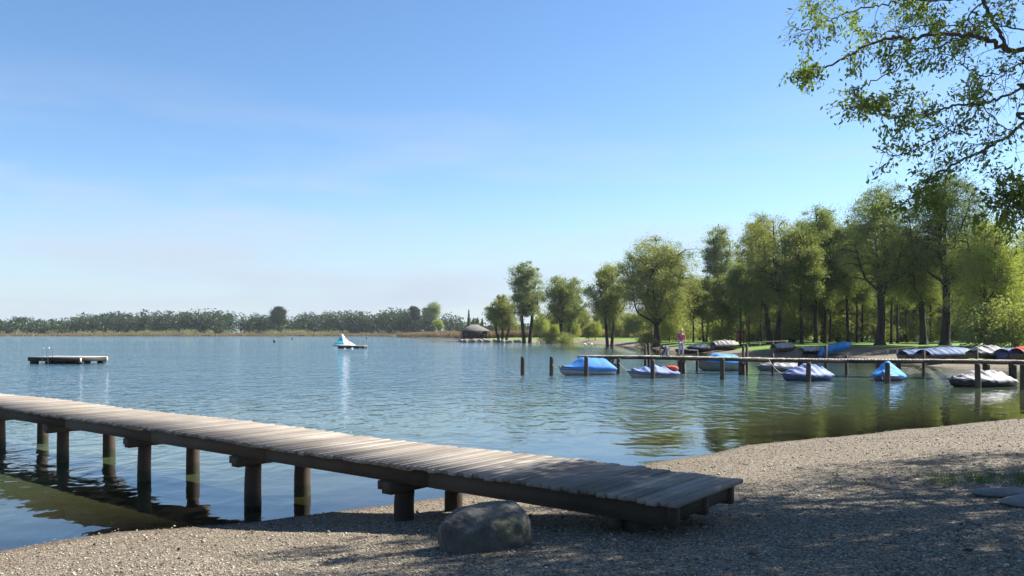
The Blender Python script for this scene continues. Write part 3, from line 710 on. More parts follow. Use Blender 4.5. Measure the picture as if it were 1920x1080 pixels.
def stain_waterline(m, top):
    t = m.node_tree; b = t.nodes['Principled BSDF']; old = b.inputs['Base Color'].links[0].from_socket
    c = nn(t, 'ShaderNodeTexCoord'); sp = nn(t, 'ShaderNodeSeparateXYZ'); L(t, c.outputs['Object'], sp.inputs[0])
    nz_ = noise(t, c.outputs['Object'], 9, 3); zz = mathn(t, 'ADD', sp.outputs['Z'], mathn(t, 'MULTIPLY', nz_.outputs[0], .12))
    f = nn(t, 'ShaderNodeMapRange'); f.inputs[1].default_value = top; f.inputs[2].default_value = top + .07; f.inputs[3].default_value = 1; f.inputs[4].default_value = 0
    L(t, zz, f.inputs[0]); L(t, mix(t, f.outputs[0], old, (.022, .024, .012)), b.inputs['Base Color'])
stain_waterline(M['pile'], .2)
jetty()

# boulder by the jetty
def rock_mesh(seed, sub=4, amp=.22, sx=1, sy=1, sz=1, rough=False):
    bm = bmesh.new(); bmesh.ops.create_icosphere(bm, subdivisions=sub, radius=1)
    r = np.random.default_rng(seed); ks = r.normal(size=(10, 3)) * np.linspace(1.2, 6, 10)[:, None]; ph = r.uniform(0, 6.28, 10)
    PL = [(v_ / np.linalg.norm(v_), dd_) for v_, dd_ in zip(r.normal(size=(12, 3)), r.uniform(.62, .86, 12))]
    for v in bm.verts:
        p = np.array(v.co); d = sum(math.sin(k @ p + f) / (1 + .55 * i) for i, (k, f) in enumerate(zip(ks, ph)))
        q = p * (1 + amp * .45 * d)
        if rough:
            for pn, pd in PL: q = q - pn * max(0.0, q @ pn - pd) * .85
            q = q * (1 + .03 * math.sin(9 * p[0] + 4 * p[2] + 2 * math.sin(7 * p[1])) * math.sin(11 * p[1] - 6 * p[2]) + .014 * math.sin(26 * p[0] + 9 * p[1]) * math.sin(23 * p[2] + 5 * p[0]))
        q = np.sign(q) * np.abs(q) ** (.86 if rough else .82)       # blocky
        v.co = (q[0] * sx, q[1] * sy, q[2] * sz)
    me = bpy.data.meshes.new('rock'); bm.to_mesh(me); bm.free()
    me.polygons.foreach_set('use_smooth', np.ones(len(me.polygons), bool)); return me
Yb = 7.18; pb = at(914, Yb); g0 = gz(pb.x, pb.y)
me = rock_mesh(5, 5, .18, .50, .38, .29, True); me.materials.append(M['boulder'])
bo = bpy.data.objects.new('boulder', me); COL.objects.link(bo); bo.location = (pb.x, pb.y, g0 + .10); bo.rotation_euler = (R(-6), R(4), R(12))
tag(bo, 'large grey mossy boulder lying on the gravel beside the jetty', 'boulder')
for k, (px, Yd, lb, s) in enumerate(((1888, 8.4, 'flat grey stone slab lying by the grass patch at right', (.34, .2, .035)), (1935, 7.9, 'second thin stone slab partly cut by the right edge', (.42, .2, .03)))):
    me = rock_mesh(20 + k, 3, .12, *s); me.materials.append(M['slab'])
    o = bpy.data.objects.new('stone_slab', me); COL.objects.link(o); p = at(px, Yd); o.location = (p.x, p.y, gz(p.x, p.y) + .02); o.rotation_euler.z = .3 * k + .2; tag(o, lb, 'stone slab')

# ------------------------------------------------------------------ boat dock
A0 = np.array([4.1, 51.0]); B0 = np.array([35.6, 36.8]); DL = np.linalg.norm(B0 - A0); du = (B0 - A0) / DL; dn = np.array([-du[1], du[0]])
if dn[1] < 0: dn = -dn
DZ = .98
def dpt(px, off=0):
    """point on the dock's near edge seen at photo column px, moved off metres away from the camera"""
    k = (px - CX) / F; t = (k * A0[1] - A0[0]) / (du[0] - k * du[1]); return A0 + du * t + dn * off, t
def dock():
    yaw = math.atan2(du[1], du[0])
    root = empty('boat_dock', (A0[0], A0[1], 0), yaw, 'long narrow wooden mooring dock on dark posts with covered boats tied along it', 'dock')
    rg = np.random.default_rng(8); mb = MB(); x = 0
    while x < DL:
        w = .16; mb.box((x + w / 2, .75 + rg.uniform(-.03, .03), DZ - .025 + rg.normal() * .006 + .03 * math.sin(x * .35)), (w, 1.6 + rg.uniform(-.05, .05), .05)); x += w + .012
    mb.build('deck', M['dockdeck'], root)
    for off in (.12, 1.38):
        mb = MB()
        for q in np.arange(.1, DL - 2, 4.0): mb.box((q + 2, off, DZ - .13 + .03 * math.sin((q + 2) * .35)), (3.99, .12, .16), ry=-.0105 * math.cos((q + 2) * .35))
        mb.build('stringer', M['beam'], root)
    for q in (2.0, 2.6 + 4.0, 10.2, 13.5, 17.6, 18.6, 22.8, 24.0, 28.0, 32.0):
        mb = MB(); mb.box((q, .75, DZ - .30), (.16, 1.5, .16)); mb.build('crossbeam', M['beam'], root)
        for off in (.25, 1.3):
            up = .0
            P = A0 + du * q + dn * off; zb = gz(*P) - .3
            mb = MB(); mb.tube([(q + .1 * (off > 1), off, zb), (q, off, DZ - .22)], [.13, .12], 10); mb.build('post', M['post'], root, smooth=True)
    # bollard heads standing above the deck
    for px, hh in ((1196, .72), (1203, .8), (1296, .32), (1385, .7), (1392, .75), (1442, .25), (1545, .75), (1585, .15), (1735, .5), (1838, .55)):
        p, t = dpt(px, .0)
        mb = MB(); mb.tube([(t, 1.72, -.6), (t + .02, 1.72, DZ + hh)], [.085, .075], 8); mb.build('bollard', M['post'], root, smooth=True)
    lad = MB()
    for dx in (.12, .55):
        lad.tube(smooth_path([(dx, 1.5, DZ - .9), (dx, 1.5, DZ + .62), (dx + .08, 1.35, DZ + .78), (dx + .1, 1.1, DZ + .62), (dx + .1, 1.1, DZ)], 5), .022, 7)
    for q in range(4): lad.tube([(.12, 1.5, DZ - .8 + .28 * q), (.55, 1.5, DZ - .8 + .28 * q)], .018, 6)
    lad.build('ladder', M['steel'], root, smooth=True)
dock()
for k, (px, Yd, top, lb) in enumerate((
    (980, 46, 669, 'free-standing mooring post farthest from the dock, in open water'), (1034, 45.5, 669, 'free-standing mooring post between the outermost post and the first blue boat'),
    (1099, 44.8, 668, 'mooring post standing in front of the blue-covered boat at the dock end'), (1158, 47.5, 672, 'mooring post just right of the first blue boat'),
    (1224, 42.6, 674, 'mooring post in front of the crumpled lavender cover'), (1355, 41.5, 671, 'mooring post before the big blue boat behind the dock'),
    (1515, 39.5, 679, 'mooring post in front of the lavender-blue tarpaulin boat'), (1664, 38.5, 680, 'mooring post before the bright blue tent-shaped cover'),
    (1835, 35.2, 682, 'mooring post in front of the white tarpaulin boat with black hull'), (1919, 34.5, 684, 'mooring post at the right edge of the view'))):
    p = at(px, Yd); zt = zpix(top, Yd); rg = np.random.default_rng(k)
    mb = MB(); ln = rg.normal() * .02
    P = smooth_path([(0, 0, gz(p.x, p.y) - .3), (ln, 0, .3), (ln * 1.5, 0, zt)], 4); mb.tube(P, np.linspace(.13, .115, len(P)), 12)
    o = mb.build('mooring_post', M['post'], smooth=True); o.location = (p.x, p.y, 0); tag(o, lb, 'mooring post', 'mooring posts in the water by the dock')

# ------------------------------------------------------------------ boats
def boat(px, Yd, yaw, Ln, Bm, free, hull, cover, label, ridge=.45, on_land=False, prof='tent', rail='rail', seed=0, group='boats moored along the dock', motor=False, crumple=.05, over=1.06, z=None, stripe=None, roll=0, name='covered_boat'):
    p = at(px, Yd); rg = np.random.default_rng(seed + 60)
    gz0 = (gz(p.x, p.y) + .05) if on_land else -.14
    if z is not None: gz0 = z
    root = empty(name, (p.x, p.y, gz0), yaw, label, 'boat', group)
    root.rotation_euler.x = roll
    nu, nv_ = 30, 15; u = np.linspace(0, 1, nu)
    hw = Bm / 2 * (.80 + .20 * np.sin(np.minimum(u / .5, 1) * math.pi / 2)) * np.where(u > .45, np.maximum(0, 1 - ((u - .45) / .55) ** 2.4), 1) + .01
    sheer = free * (1 + .28 * u ** 2.2) ; keel = .16 * np.clip((u - .6) / .4, 0, 1) ** 2.2 * free * 3
    v = np.linspace(-1, 1, nv_)
    x = (u - .5) * Ln
    Gx = np.repeat((x[:, None]), nv_, 1) + (np.abs(v)[None] ** 1.5) * (u[:, None] ** 6) * .18
    Gy = hw[:, None] * np.sign(v) * np.abs(v) ** .62
    Gzz = keel[:, None] + (sheer - keel)[:, None] * np.abs(v)[None] ** 2.2
    hm = MB(); G = np.stack([Gx, Gy, Gzz], -1); hm.grid(G)
    hm.add(G[0], [list(range(nv_))])
    inner = G.copy(); inner[..., 1] *= .93; inner[..., 2] += .03; inner[:, 0, 2] -= .03; inner[:, -1, 2] -= .03; hm.grid(inner, flip=True)
    hm.build('hull', M[hull], root, smooth=True)
    rm = MB()
    for e in (0, -1): rm.tube(np.stack([Gx[:, e], Gy[:, e], sheer], 1), .035, 6)
    rm.tube([(Gx[0, 0], Gy[0, 0], sheer[0]), (Gx[0, -1], Gy[0, -1], sheer[0])], .035, 6)
    rm.build('gunwale', M[rail], root, smooth=True)
    if stripe:
        sm = MB()
        for e in (1, -1):
            a_ = np.stack([x + .17 * u ** 6, e * (hw * .985 + .012), sheer - .07], 1); b_ = np.stack([x + .1 * u ** 6, e * (hw * .93 + .012), sheer - .16 * free / .5], 1)
            sm.grid(np.stack([a_, b_], 1), flip=(e > 0))
        sm.build('stripe', M[stripe], root)
    if cover:
        nc, nw = 46, 27; uc = np.linspace(.02, .985, nc); w = np.linspace(-1, 1, nw)
        hwc = np.interp(uc, u, hw) * over + .02; shc = np.interp(uc, u, sheer)
        if prof == 'tent': pr = np.interp(uc, [0, .15, .45, .8, 1], [.35, .8, 1, .5, .1])
        elif prof == 'cabin': pr = np.interp(uc, [0, .08, .18, .62, .82, 1], [.15, .55, .95, 1, .18, .05])
        elif prof == 'peak': pr = np.interp(uc, [0, .3, .5, .7, 1], [.3, .75, 1, .6, .15])
        else: pr = np.interp(uc, [0, .2, .5, .8, 1], [.7, .9, 1, .8, .4])
        sh_ = (1 - np.abs(w) ** (1.25 if prof in ('tent', 'peak') else 2.6))[None]
        Cy = hwc[:, None] * w[None]; Cx = np.repeat(((uc - .5) * Ln)[:, None], nw, 1)
        wr = .45 * fnoise(Cx * 1.3, Cy * 1.6, 3.0, seed + 1) + .55 * (1 - 2.4 * np.abs(np.sin(Cx * 5.5 + 1.6 * fnoise(Cx, Cy, 3, seed + 2) + Cy * 1.2))) + .25 * (1 - 2 * np.abs(fnoise(Cx * 2, Cy, 9, seed + 5)))
        Cz = shc[:, None] + .03 + ridge * pr[:, None] * sh_ + crumple * wr * (.35 + sh_)
        edge = np.abs(w)[None] > .97
        Cz = np.where(edge, shc[:, None] - .04 + crumple * .8 * wr, Cz); Cy = np.where(edge, Cy * 1.02, Cy)
        cm_ = MB(); cm_.grid(np.stack([Cx, Cy, Cz], -1)); c = cm_.build('cover', M[cover], root, smooth=crumple < .03)
        sol = c.modifiers.new('thick', 'SOLIDIFY'); sol.thickness = .012
    else:
        th = MB()
        for q in (.25, .5, .72): th.box(((q - .5) * Ln, 0, free * .75), (.22, float(np.interp(q, u, hw)) * 1.8, .03))
        th.build('thwarts', M['hull_wood'], root)
    if motor:
        mm_ = MB(); mm_.box((-.5 * Ln - .12, 0, free + .15), (.28, .24, .34)); mm_.tube([(-.5 * Ln - .1, 0, free), (-.5 * Ln - .12, 0, -.2)], .05, 7); mo = mm_.build('outboard_motor', M['rubber'], root)
        bv = mo.modifiers.new('b', 'BEVEL'); bv.width = .05; bv.segments = 3
    return root
DEG = math.pi / 180
boat(1101, 46.6, 202 * DEG, 3.3, 1.5, .48, 'hull_white', 'tarp_blue', 'blue-covered motorboat with grey-white hull at the open end of the dock', .60, prof='cabin', crumple=.012, stripe='tarp_deep', motor=True, seed=1)
boat(1226, 44.2, 190 * DEG, 2.65, 1.3, .36, 'hull_white', 'tarp_lav', 'small boat under a crumpled lavender cover with a red end beneath the kneeling person', .42, prof='peak', crumple=.07, stripe='hull_navy', seed=2)
boat(1350, 51.6, 200 * DEG, 3.1, 1.6, .62, 'hull_grey', 'tarp_bright', 'larger boat under a smooth bright blue cover moored behind the dock', .55, prof='cabin', crumple=.012, seed=3)
boat(1474, 51.5, 175 * DEG, 3.4, 1.5, .34, 'hull_grey', 'tarp_white', 'low boat under a silvery white cover tied behind the dock', .26, prof='flat', crumple=.05, seed=4)
boat(1510, 41.0, 205 * DEG, 2.8, 1.4, .40, 'hull_navy', 'tarp_lav', 'navy boat under a crumpled lavender-blue tarpaulin in front of the dock', .55, prof='tent', crumple=.08, seed=5)
boat(1665, 41.3, 235 * DEG, 2.8, 1.45, .34, 'hull_navy', 'tarp_bright', 'boat under a bright blue tent-shaped tarpaulin in front of the dock', .72, prof='peak', crumple=.06, seed=6)
boat(1836, 36.6, 197 * DEG, 3.2, 1.5, .40, 'hull_black', 'tarp_white', 'black boat under a crumpled white tarpaulin, nearest one at the right', .42, prof='tent', crumple=.08, seed=7)
LG = 'boats drawn up on the bank'
boat(1287, 98, 190 * DEG, 2.6, 1.3, .45, 'hull_black', 'hull_black', 'small dark boat on the bank beside the standing person', .1, True, seed=8, group=LG, crumple=.02)
boat(1312, 99, 170 * DEG, 2.8, 1.3, .5, 'hull_black', 'tarp_white', 'small white-covered boat on the bank between the dark boat and the large white one', .55, True, seed=9, group=LG, prof='peak')
boat(1360, 97, 10 * DEG, 3.4, 1.7, .55, 'hull_black', 'tarp_cream', 'cream-covered humped boat on the bank above the big blue moored boat', .6, True, seed=10, group=LG, prof='flat', crumple=.07)
boat(1470, 89, 15 * DEG, 2.8, 1.4, .45, 'hull_wood', 'tarp_white', 'white-covered boat lying alone on the bare bank', .45, True, seed=11, group=LG, prof='flat')
boat(1526, 85, 8 * DEG, 3.0, 1.4, .4, 'hull_black', 'tarp_cream', 'pale grey covered rowing boat touching the tilted blue boat', .4, True, seed=12, group=LG, prof='flat')
b_ = boat(1570, 83, 12 * DEG, 3.6, 1.5, .5, 'tarp_bright', None, 'bare bright blue rowing boat lying tilted with raised bow', on_land=True, seed=13, group=LG, roll=-.7, name='rowing_boat'); b_.rotation_euler.y = -.20; b_.location.z += .35
boat(1725, 65, 8 * DEG, 3.3, 1.6, .45, 'hull_wood', 'tarp_slate', 'boat under a dark slate tarpaulin behind the larger slate-blue one', .42, True, seed=14, group=LG, prof='flat')
boat(1775, 61, 14 * DEG, 4.6, 1.9, .45, 'hull_wood', 'tarp_slate', 'long boat under a stretched slate-blue tarpaulin on the bank', .55, True, seed=15, group=LG, prof='flat', crumple=.06)
boat(1856, 59, 12 * DEG, 3.1, 1.6, .4, 'hull_wood', 'tarp_white', 'boat under a ragged white tarpaulin on the lawn edge', .5, True, seed=16, group=LG, prof='tent', crumple=.1)
boat(1902, 58, 20 * DEG, 2.6, 1.5, .4, 'hull_navy', 'tarp_slate', 'small navy boat on the bank between the white tarpaulin and the red one', .3, True, seed=17, group=LG, prof='flat')
boat(1932, 57, 15 * DEG, 2.8, 1.6, .4, 'hull_wood', 'tarp_red', 'boat under a red tarpaulin cut by the right edge', .5, True, seed=18, group=LG, prof='flat')
# red fabric bundle on boat two, orange crate by the bank boats
me = rock_mesh(44, 3, .3, .42, .32, .15); me.materials.append(M['tarp_red']); o = bpy.data.objects.new('folded_sail', me); COL.objects.link(o)
p = at(1258, 44.4); o.location = (p.x, p.y, .46); tag(o, 'red folded fabric bundle lying on the small boat under the kneeling person', 'fabric bundle')

# mooring lines
def rope(name, a, b, sag, lb):
    a, b = np.array(a), np.array(b); t = np.linspace(0, 1, 10)[:, None]
    P = a * (1 - t) + b * t; P[:, 2] -= sag * 4 * (t * (1 - t))[:, 0]
    o = MB().tube(P, .016, 5).build('mooring_line', M['rope'], smooth=True); tag(o, lb, 'rope')
for k, (pa, ya, za, pb_, yb, zb, lb) in enumerate(((1052, 45.3, .5, 1034, 45.4, .7, 'rope from the bow of the first blue boat to a free post'), (1184, 43.8, .35, 1160, 47.5, .7, 'rope from the lavender-covered boat to the post left of it'),
    (1728, 40.9, .75, 1702, 41, .3, 'rope hanging from the dock to the tent-covered blue boat'), (1466, 40.2, .4, 1442, 46, .9, 'rope from the navy boat up to the dock'))):
    rope('r', at(pa, ya, za), at(pb_, yb, zb), .12, lb)

# ------------------------------------------------------------------ people
def skin_mesh(name, nodes, edges, sub=2):
    """nodes: {key: (x,y,z,rx,ry)}; root is the first key"""
    me = bpy.data.meshes.new(name); keys = list(nodes)
    me.from_pydata([nodes[k][:3] for k in keys], [(keys.index(a), keys.index(b)) for a, b in edges], []); me.update()
    o = bpy.data.objects.new(name, me); COL.objects.link(o)
    sk = o.modifiers.new('s', 'SKIN'); sk.use_smooth_shade = True
    bm = bmesh.new(); bm.from_mesh(me); lay = bm.verts.layers.skin.verify()
    bm.verts.ensure_lookup_table()
    for i, k in enumerate(keys):
        n = nodes[k]; bm.verts[i][lay].radius = (n[3], n[4] if len(n) > 4 else n[3]); bm.verts[i][lay].use_root = (i == 0)
    bm.to_mesh(me); bm.free()
    ss = o.modifiers.new('u', 'SUBSURF'); ss.levels = sub; ss.render_levels = sub
    dg = bpy.context.evaluated_depsgraph_get(); ev = o.evaluated_get(dg); out = bpy.data.meshes.new_from_object(ev)
    bpy.data.objects.remove(o); bpy.data.meshes.remove(me)
    return out
def mk(name, me, mats, parent):
    o = bpy.data.objects.new(name, me); COL.objects.link(o); o.parent = parent
    me.materials.clear()
    for m in mats: me.materials.append(m)
    me.polygons.foreach_set('use_smooth', np.ones(len(me.polygons), bool)); return o
def add_balls(me, balls):
    bm = bmesh.new(); bm.from_mesh(me)
    for (c, r, sc, mi) in balls:
        g = bmesh.ops.create_icosphere(bm, subdivisions=2, radius=r, matrix=Matrix.Translation(c) @ Matrix.Diagonal((*sc, 1)))
        for v in g['verts']:
            for f in v.link_faces: f.material_index = mi
    bm.to_mesh(me); bm.free()
def person(loc, yaw, J, label, shirt, trousers, hair, hair_len=.02, fdir=(0, -1, 0)):
    root = empty('person', loc, yaw, label, 'person')
    def lerp(a, b, t): return tuple(a[i] * (1 - t) + b[i] * t for i in range(3))
    N = {}
    def put_(k, p, r, r2=None): N[k] = (*p, r, r2 or r)
    put_('pelvis', J['pelvis'], .125, .10); put_('waist', J['waist'], .115, .09); put_('chest', J['chest'], .145, .10); put_('neck0', J['neck'], .058)
    put_('neck1', lerp(J['neck'], J['head'], .45), .052); put_('head0', lerp(J['neck'], J['head'], .75), .072); put_('head', J['head'], .088, .095)
    up = Vector(J['head']) - Vector(J['neck']); up.normalize(); put_('crown_', tuple(Vector(J['head']) + up * .085), .06, .065)
    E_ = [('pelvis', 'waist'), ('waist', 'chest'), ('chest', 'neck0'), ('neck0', 'neck1'), ('neck1', 'head0'), ('head0', 'head'), ('head', 'crown_')]
    for s in 'lr':
        put_('sh' + s, J['sh' + s], .06); put_('el' + s, J['el' + s], .042); put_('wr' + s, J['wr' + s], .029); put_('ha' + s, lerp(J['el' + s], J['wr' + s], 1.25), .036, .02)
        E_ += [('chest', 'sh' + s), ('sh' + s, 'el' + s), ('el' + s, 'wr' + s), ('wr' + s, 'ha' + s)]
        w_ = Vector(J['wr' + s]); dd = (w_ - Vector(J['el' + s])).normalized(); side = dd.cross(Vector((0, 1, .1))).normalized(); hb = Vector(N['ha' + s][:3])
        for q in range(4):
            b0 = hb + side * (q - 1.5) * .019 + dd * .03; t0 = b0 + dd * (.035 + .012 * (1.5 - abs(q - 1.3))) + Vector((0, -.008, 0)); t1 = t0 + dd * .03 + Vector((0, -.016, -.005))
            put_(f'f{s}{q}a', b0, .009); put_(f'f{s}{q}b', t0, .0085); put_(f'f{s}{q}c', t1, .0075); E_ += [('ha' + s, f'f{s}{q}a'), (f'f{s}{q}a', f'f{s}{q}b'), (f'f{s}{q}b', f'f{s}{q}c')]
        tb = hb - dd * .01 + side * .035; put_(f't{s}a', tb, .011); put_(f't{s}b', tb + dd * .035 + side * .018, .009); E_ += [('ha' + s, f't{s}a'), (f't{s}a', f't{s}b')]
        put_('hi' + s, J['hi' + s], .085); put_('kn' + s, J['kn' + s], .058); put_('an' + s, J['an' + s], .04); put_('to' + s, J['to' + s], .035, .03)
        E_ += [('pelvis', 'hi' + s), ('hi' + s, 'kn' + s), ('kn' + s, 'an' + s), ('an' + s, 'to' + s)]
    body = skin_mesh('body', N, E_)
    hd = Vector(J['head']); f = Vector(fdir).normalized(); sd2 = f.cross(up).normalized()
    add_balls(body, [(hd + f * .098 - up * .012, .016, (.8, 1.2, 1.2), 0), (hd + f * .087 + sd2 * .032 + up * .012, .010, (1, 1, 1), 1), (hd + f * .087 - sd2 * .032 + up * .012, .010, (1, 1, 1), 1),
                     (hd + f * .088 - up * .05, .014, (1.6, .6, .4), 2), (hd + sd2 * .092, .02, (.5, 1, 1.4), 0), (hd - sd2 * .092, .02, (.5, 1, 1.4), 0)])
    mk('body', body, [M['skin'], M['eye'], M['pink']], root)
    sub = lambda keys, g: {k: (*N[k][:3], N[k][3] + g, N[k][4] + g) for k in keys}
    Ns = sub(['chest', 'waist', 'pelvis', 'shl', 'shr'], .016); Ns['neckb'] = (*lerp(J['chest'], J['neck'], .75), .075, .07)
    for s in 'lr': Ns['sl' + s] = (*lerp(J['sh' + s], J['el' + s], .75), .058, .055)
    mk('shirt', skin_mesh('shirt', Ns, [('chest', 'waist'), ('waist', 'pelvis'), ('chest', 'neckb'), ('chest', 'shl'), ('chest', 'shr'), ('shl', 'sll'), ('shr', 'slr')]), [M[shirt]], root)
    Nt = sub(['pelvis', 'hil', 'hir', 'knl', 'knr', 'anl', 'anr'], .018)
    mk('trousers', skin_mesh('trousers', Nt, [('pelvis', 'hil'), ('pelvis', 'hir'), ('hil', 'knl'), ('hir', 'knr'), ('knl', 'anl'), ('knr', 'anr')]), [M[trousers]], root)
    for s in 'lr':
        a, t_ = Vector(J['an' + s]), Vector(J['to' + s]); mk('shoe', skin_mesh('shoe', {'a': (*(a + (t_ - a) * -.1 + Vector((0, 0, -.015))), .048, .045), 'b': (*((a + t_) / 2), .046, .04), 'c': (*t_, .042, .034)}, [('a', 'b'), ('b', 'c')]), [M['shoe']], root)
    hm = bpy.data.meshes.new('hair'); add_balls(hm, [(hd + up * .035 - f * .02, .112, (1, 1, 1), 0), (hd - up * .03 - f * .05, .085, (1.05, .9, 1.1 + hair_len), 0)])
    mk('hair', hm, [M[hair]], root)
    return root
pp, _ = dpt(1272, .75)
person((pp[0], pp[1], DZ + .01), R(12), dict(pelvis=(0, 0, .90), waist=(0, .01, 1.06), chest=(0, 0, 1.26), neck=(0, .01, 1.42), head=(.01, -.03, 1.57),
    shl=(.17, 0, 1.36), ell=(.27, .03, 1.10), wrl=(.24, -.10, .90), shr=(-.17, 0, 1.36), elr=(-.26, .05, 1.11), wrr=(-.16, -.12, .98),
    hil=(.085, 0, .84), knl=(.10, -.03, .47), anl=(.11, .02, .09), tol=(.13, -.13, .045), hir=(-.085, 0, .84), knr=(-.10, -.01, .47), anr=(-.12, .03, .09), tor=(-.15, -.12, .045)),
    'person standing on the dock in a pink shirt and pale trousers looking down', 'pink', 'trouser', 'hair_grey')
pp, _ = dpt(1244, .45)
person((pp[0], pp[1], DZ + .01), R(-35), dict(pelvis=(0, .20, .42), waist=(0, .06, .56), chest=(0, -.12, .62), neck=(0, -.27, .60), head=(.02, -.40, .55),
    shl=(.17, -.16, .60), ell=(.22, -.34, .38), wrl=(.12, -.46, .16), shr=(-.17, -.16, .60), elr=(-.23, -.36, .36), wrr=(-.10, -.50, .12),
    hil=(.09, .20, .40), knl=(.14, -.12, .10), anl=(.12, .32, .09), tol=(.12, .40, .04), hir=(-.09, .20, .40), knr=(-.14, -.10, .12), anr=(-.12, .33, .09), tor=(-.12, .41, .04)),
    'person in dark clothes kneeling on the dock and bending down towards a boat', 'jacket', 'denim', 'hair_dark', .1, fdir=(0, -.6, -.8))

# ------------------------------------------------------------------ rafts, inflatable, buoys
def raft(px, Yd, wd, dp, hh, yaw, label, ladder=False, name='swim_raft'):
    p = at(px, Yd); r_ = empty(name, (p.x, p.y, 0), yaw, label, 'raft')
    mb = MB(); n = int(wd / .16)
    for k in range(n): mb.box(((k + .5) * wd / n - wd / 2, 0, hh), (wd / n - .012, dp, .05))
    mb.build('deck', M['raftdeck'], r_)
    mb = MB()
    mb.box((0, -dp / 2 + .03, hh - .17), (wd - .02, .05, .28)); mb.box((0, dp / 2 - .03, hh - .17), (wd - .02, .05, .28))
    mb.box((-wd / 2 + .04, 0, hh - .17), (.05, dp - .12, .28)); mb.box((wd / 2 - .04, 0, hh - .17), (.05, dp - .12, .28)); mb.build('frame', M['raftside'], r_)
    for sx in (-1, -.33, .33, 1):
        for sy in (-1, 1):
            mb = MB(); mb.tube([(sx * (wd / 2 - .3) - .25, sy * (dp / 2 - .35), .10), (sx * (wd / 2 - .3) + .25, sy * (dp / 2 - .35), .10)], .2, 12); mb.build('float', M['raftside'], r_, smooth=True)
    mb = MB(); mb.box((wd / 2 + .01, -dp / 2 + .1, hh - .2), (.06, .16, .32)); mb.box((wd / 2 + .01, dp / 2 - .1, hh - .2), (.06, .16, .32)); mb.build('corner_bumper', M['float'], r_)
    if ladder:
        mb = MB(); y0 = -dp / 2 + .1
        for dx in (-.28, .28): mb.tube(smooth_path([(ladder + dx, y0 - .1, -.4), (ladder + dx, y0 - .12, hh + .55), (ladder + dx, y0 + .08, hh + .72), (ladder + dx, y0 + .3, hh + .55), (ladder + dx, y0 + .3, hh)], 5), .022, 7)
        for q in range(4): mb.tube([(ladder - .28, y0 - .11, -.3 + .26 * q), (ladder + .28, y0 - .11, -.3 + .26 * q)], .02, 6)
        mb.build('ladder', M['steel'], r_, smooth=True)
    return r_
raft(128, 64, 4.9, 3.0, .52, R(-14), 'large flat swimming raft with ladder floating at left', -.75)
raft(661, 126, 4.2, 2.6, .42, R(2), 'smaller dark swimming raft in front of the white inflatable')
def iceberg():
    p = at(645, 150); r_ = empty('inflatable_iceberg', (p.x, p.y, 0), R(20), 'white and teal inflatable climbing hill floating behind the smaller raft', 'inflatable')
    bm = bmesh.new(); base = [(1.9, 0), (1.1, 1.3), (-.6, 1.5), (-1.9, .6), (-1.9, -.8), (-.3, -1.5), (1.2, -1.1)]
    rings = []
    for (z, s, ox) in ((.02, 1, 0), (.5, .86, 0), (1.0, .50, -.15), (1.6, .28, -.32), (2.2, .13, -.42)):
        rings.append([bm.verts.new((x * s + ox, y * s, z)) for x, y in base])
    for a, b in zip(rings[:-1], rings[1:]):
        for k in range(7): bm.faces.new((a[k], a[(k+1) % 7], b[(k+1) % 7], b[k]))
    bm.faces.new(rings[0][::-1]); bm.faces.new(rings[-1])
    for f in bm.faces: f.material_index = 1 if f.calc_center_median().x < -.45 and f.normal.y < .6 else 0
    me = bpy.data.meshes.new('hill'); bm.normal_update()
    for f in bm.faces:
        c = f.calc_center_median(); f.material_index = 1 if (c.x < -.3 and c.z < 1.7) else 0
    bm.to_mesh(me); bm.free(); me.materials.append(M['inflate']); me.materials.append(M['teal'])
    o = bpy.data.objects.new('climbing_hill', me); COL.objects.link(o); o.parent = r_
    bv = o.modifiers.new('b', 'BEVEL'); bv.width = .16; bv.segments = 4; 
    mb = MB(); a = np.linspace(0, 2 * math.pi, 25); mb.tube(np.stack([np.cos(a) * 1.95, np.sin(a) * 1.55, .12 + 0 * a], 1), .2, 8, cap=False); mb.build('base_tube', M['inflate'], r_, smooth=True)
    for q in range(5):
        mb = MB(); mb.tube([(.75 - .18 * q, -1.25 + .2 * q, .5 + .26 * q), (1.15 - .2 * q, -1.05 + .18 * q, .5 + .26 * q)], .05, 6); mb.build('grip', M['rubber'], r_)
iceberg()
for px, Yd, lb in ((548, 300, 'small dark buoy far out near the middle of the lake'), (688, 330, 'small dark buoy to the right of the white inflatable'), (515, 205, 'tiny buoy on open water left of the small raft')):
    p = at(px, Yd); r_ = empty('buoy', (p.x, p.y, 0), 0, lb, 'buoy', 'buoys on the lake')
    me = rock_mesh(3, 3, 0.0, .38, .38, .42); me.materials.append(M['buoy']); o = bpy.data.objects.new('float', me); COL.objects.link(o); o.parent = r_; o.location.z = .2
    MB().tube([(0, 0, .5), (0, 0, .95)], [.06, .05], 7).build('ring_post', M['buoy'], r_)

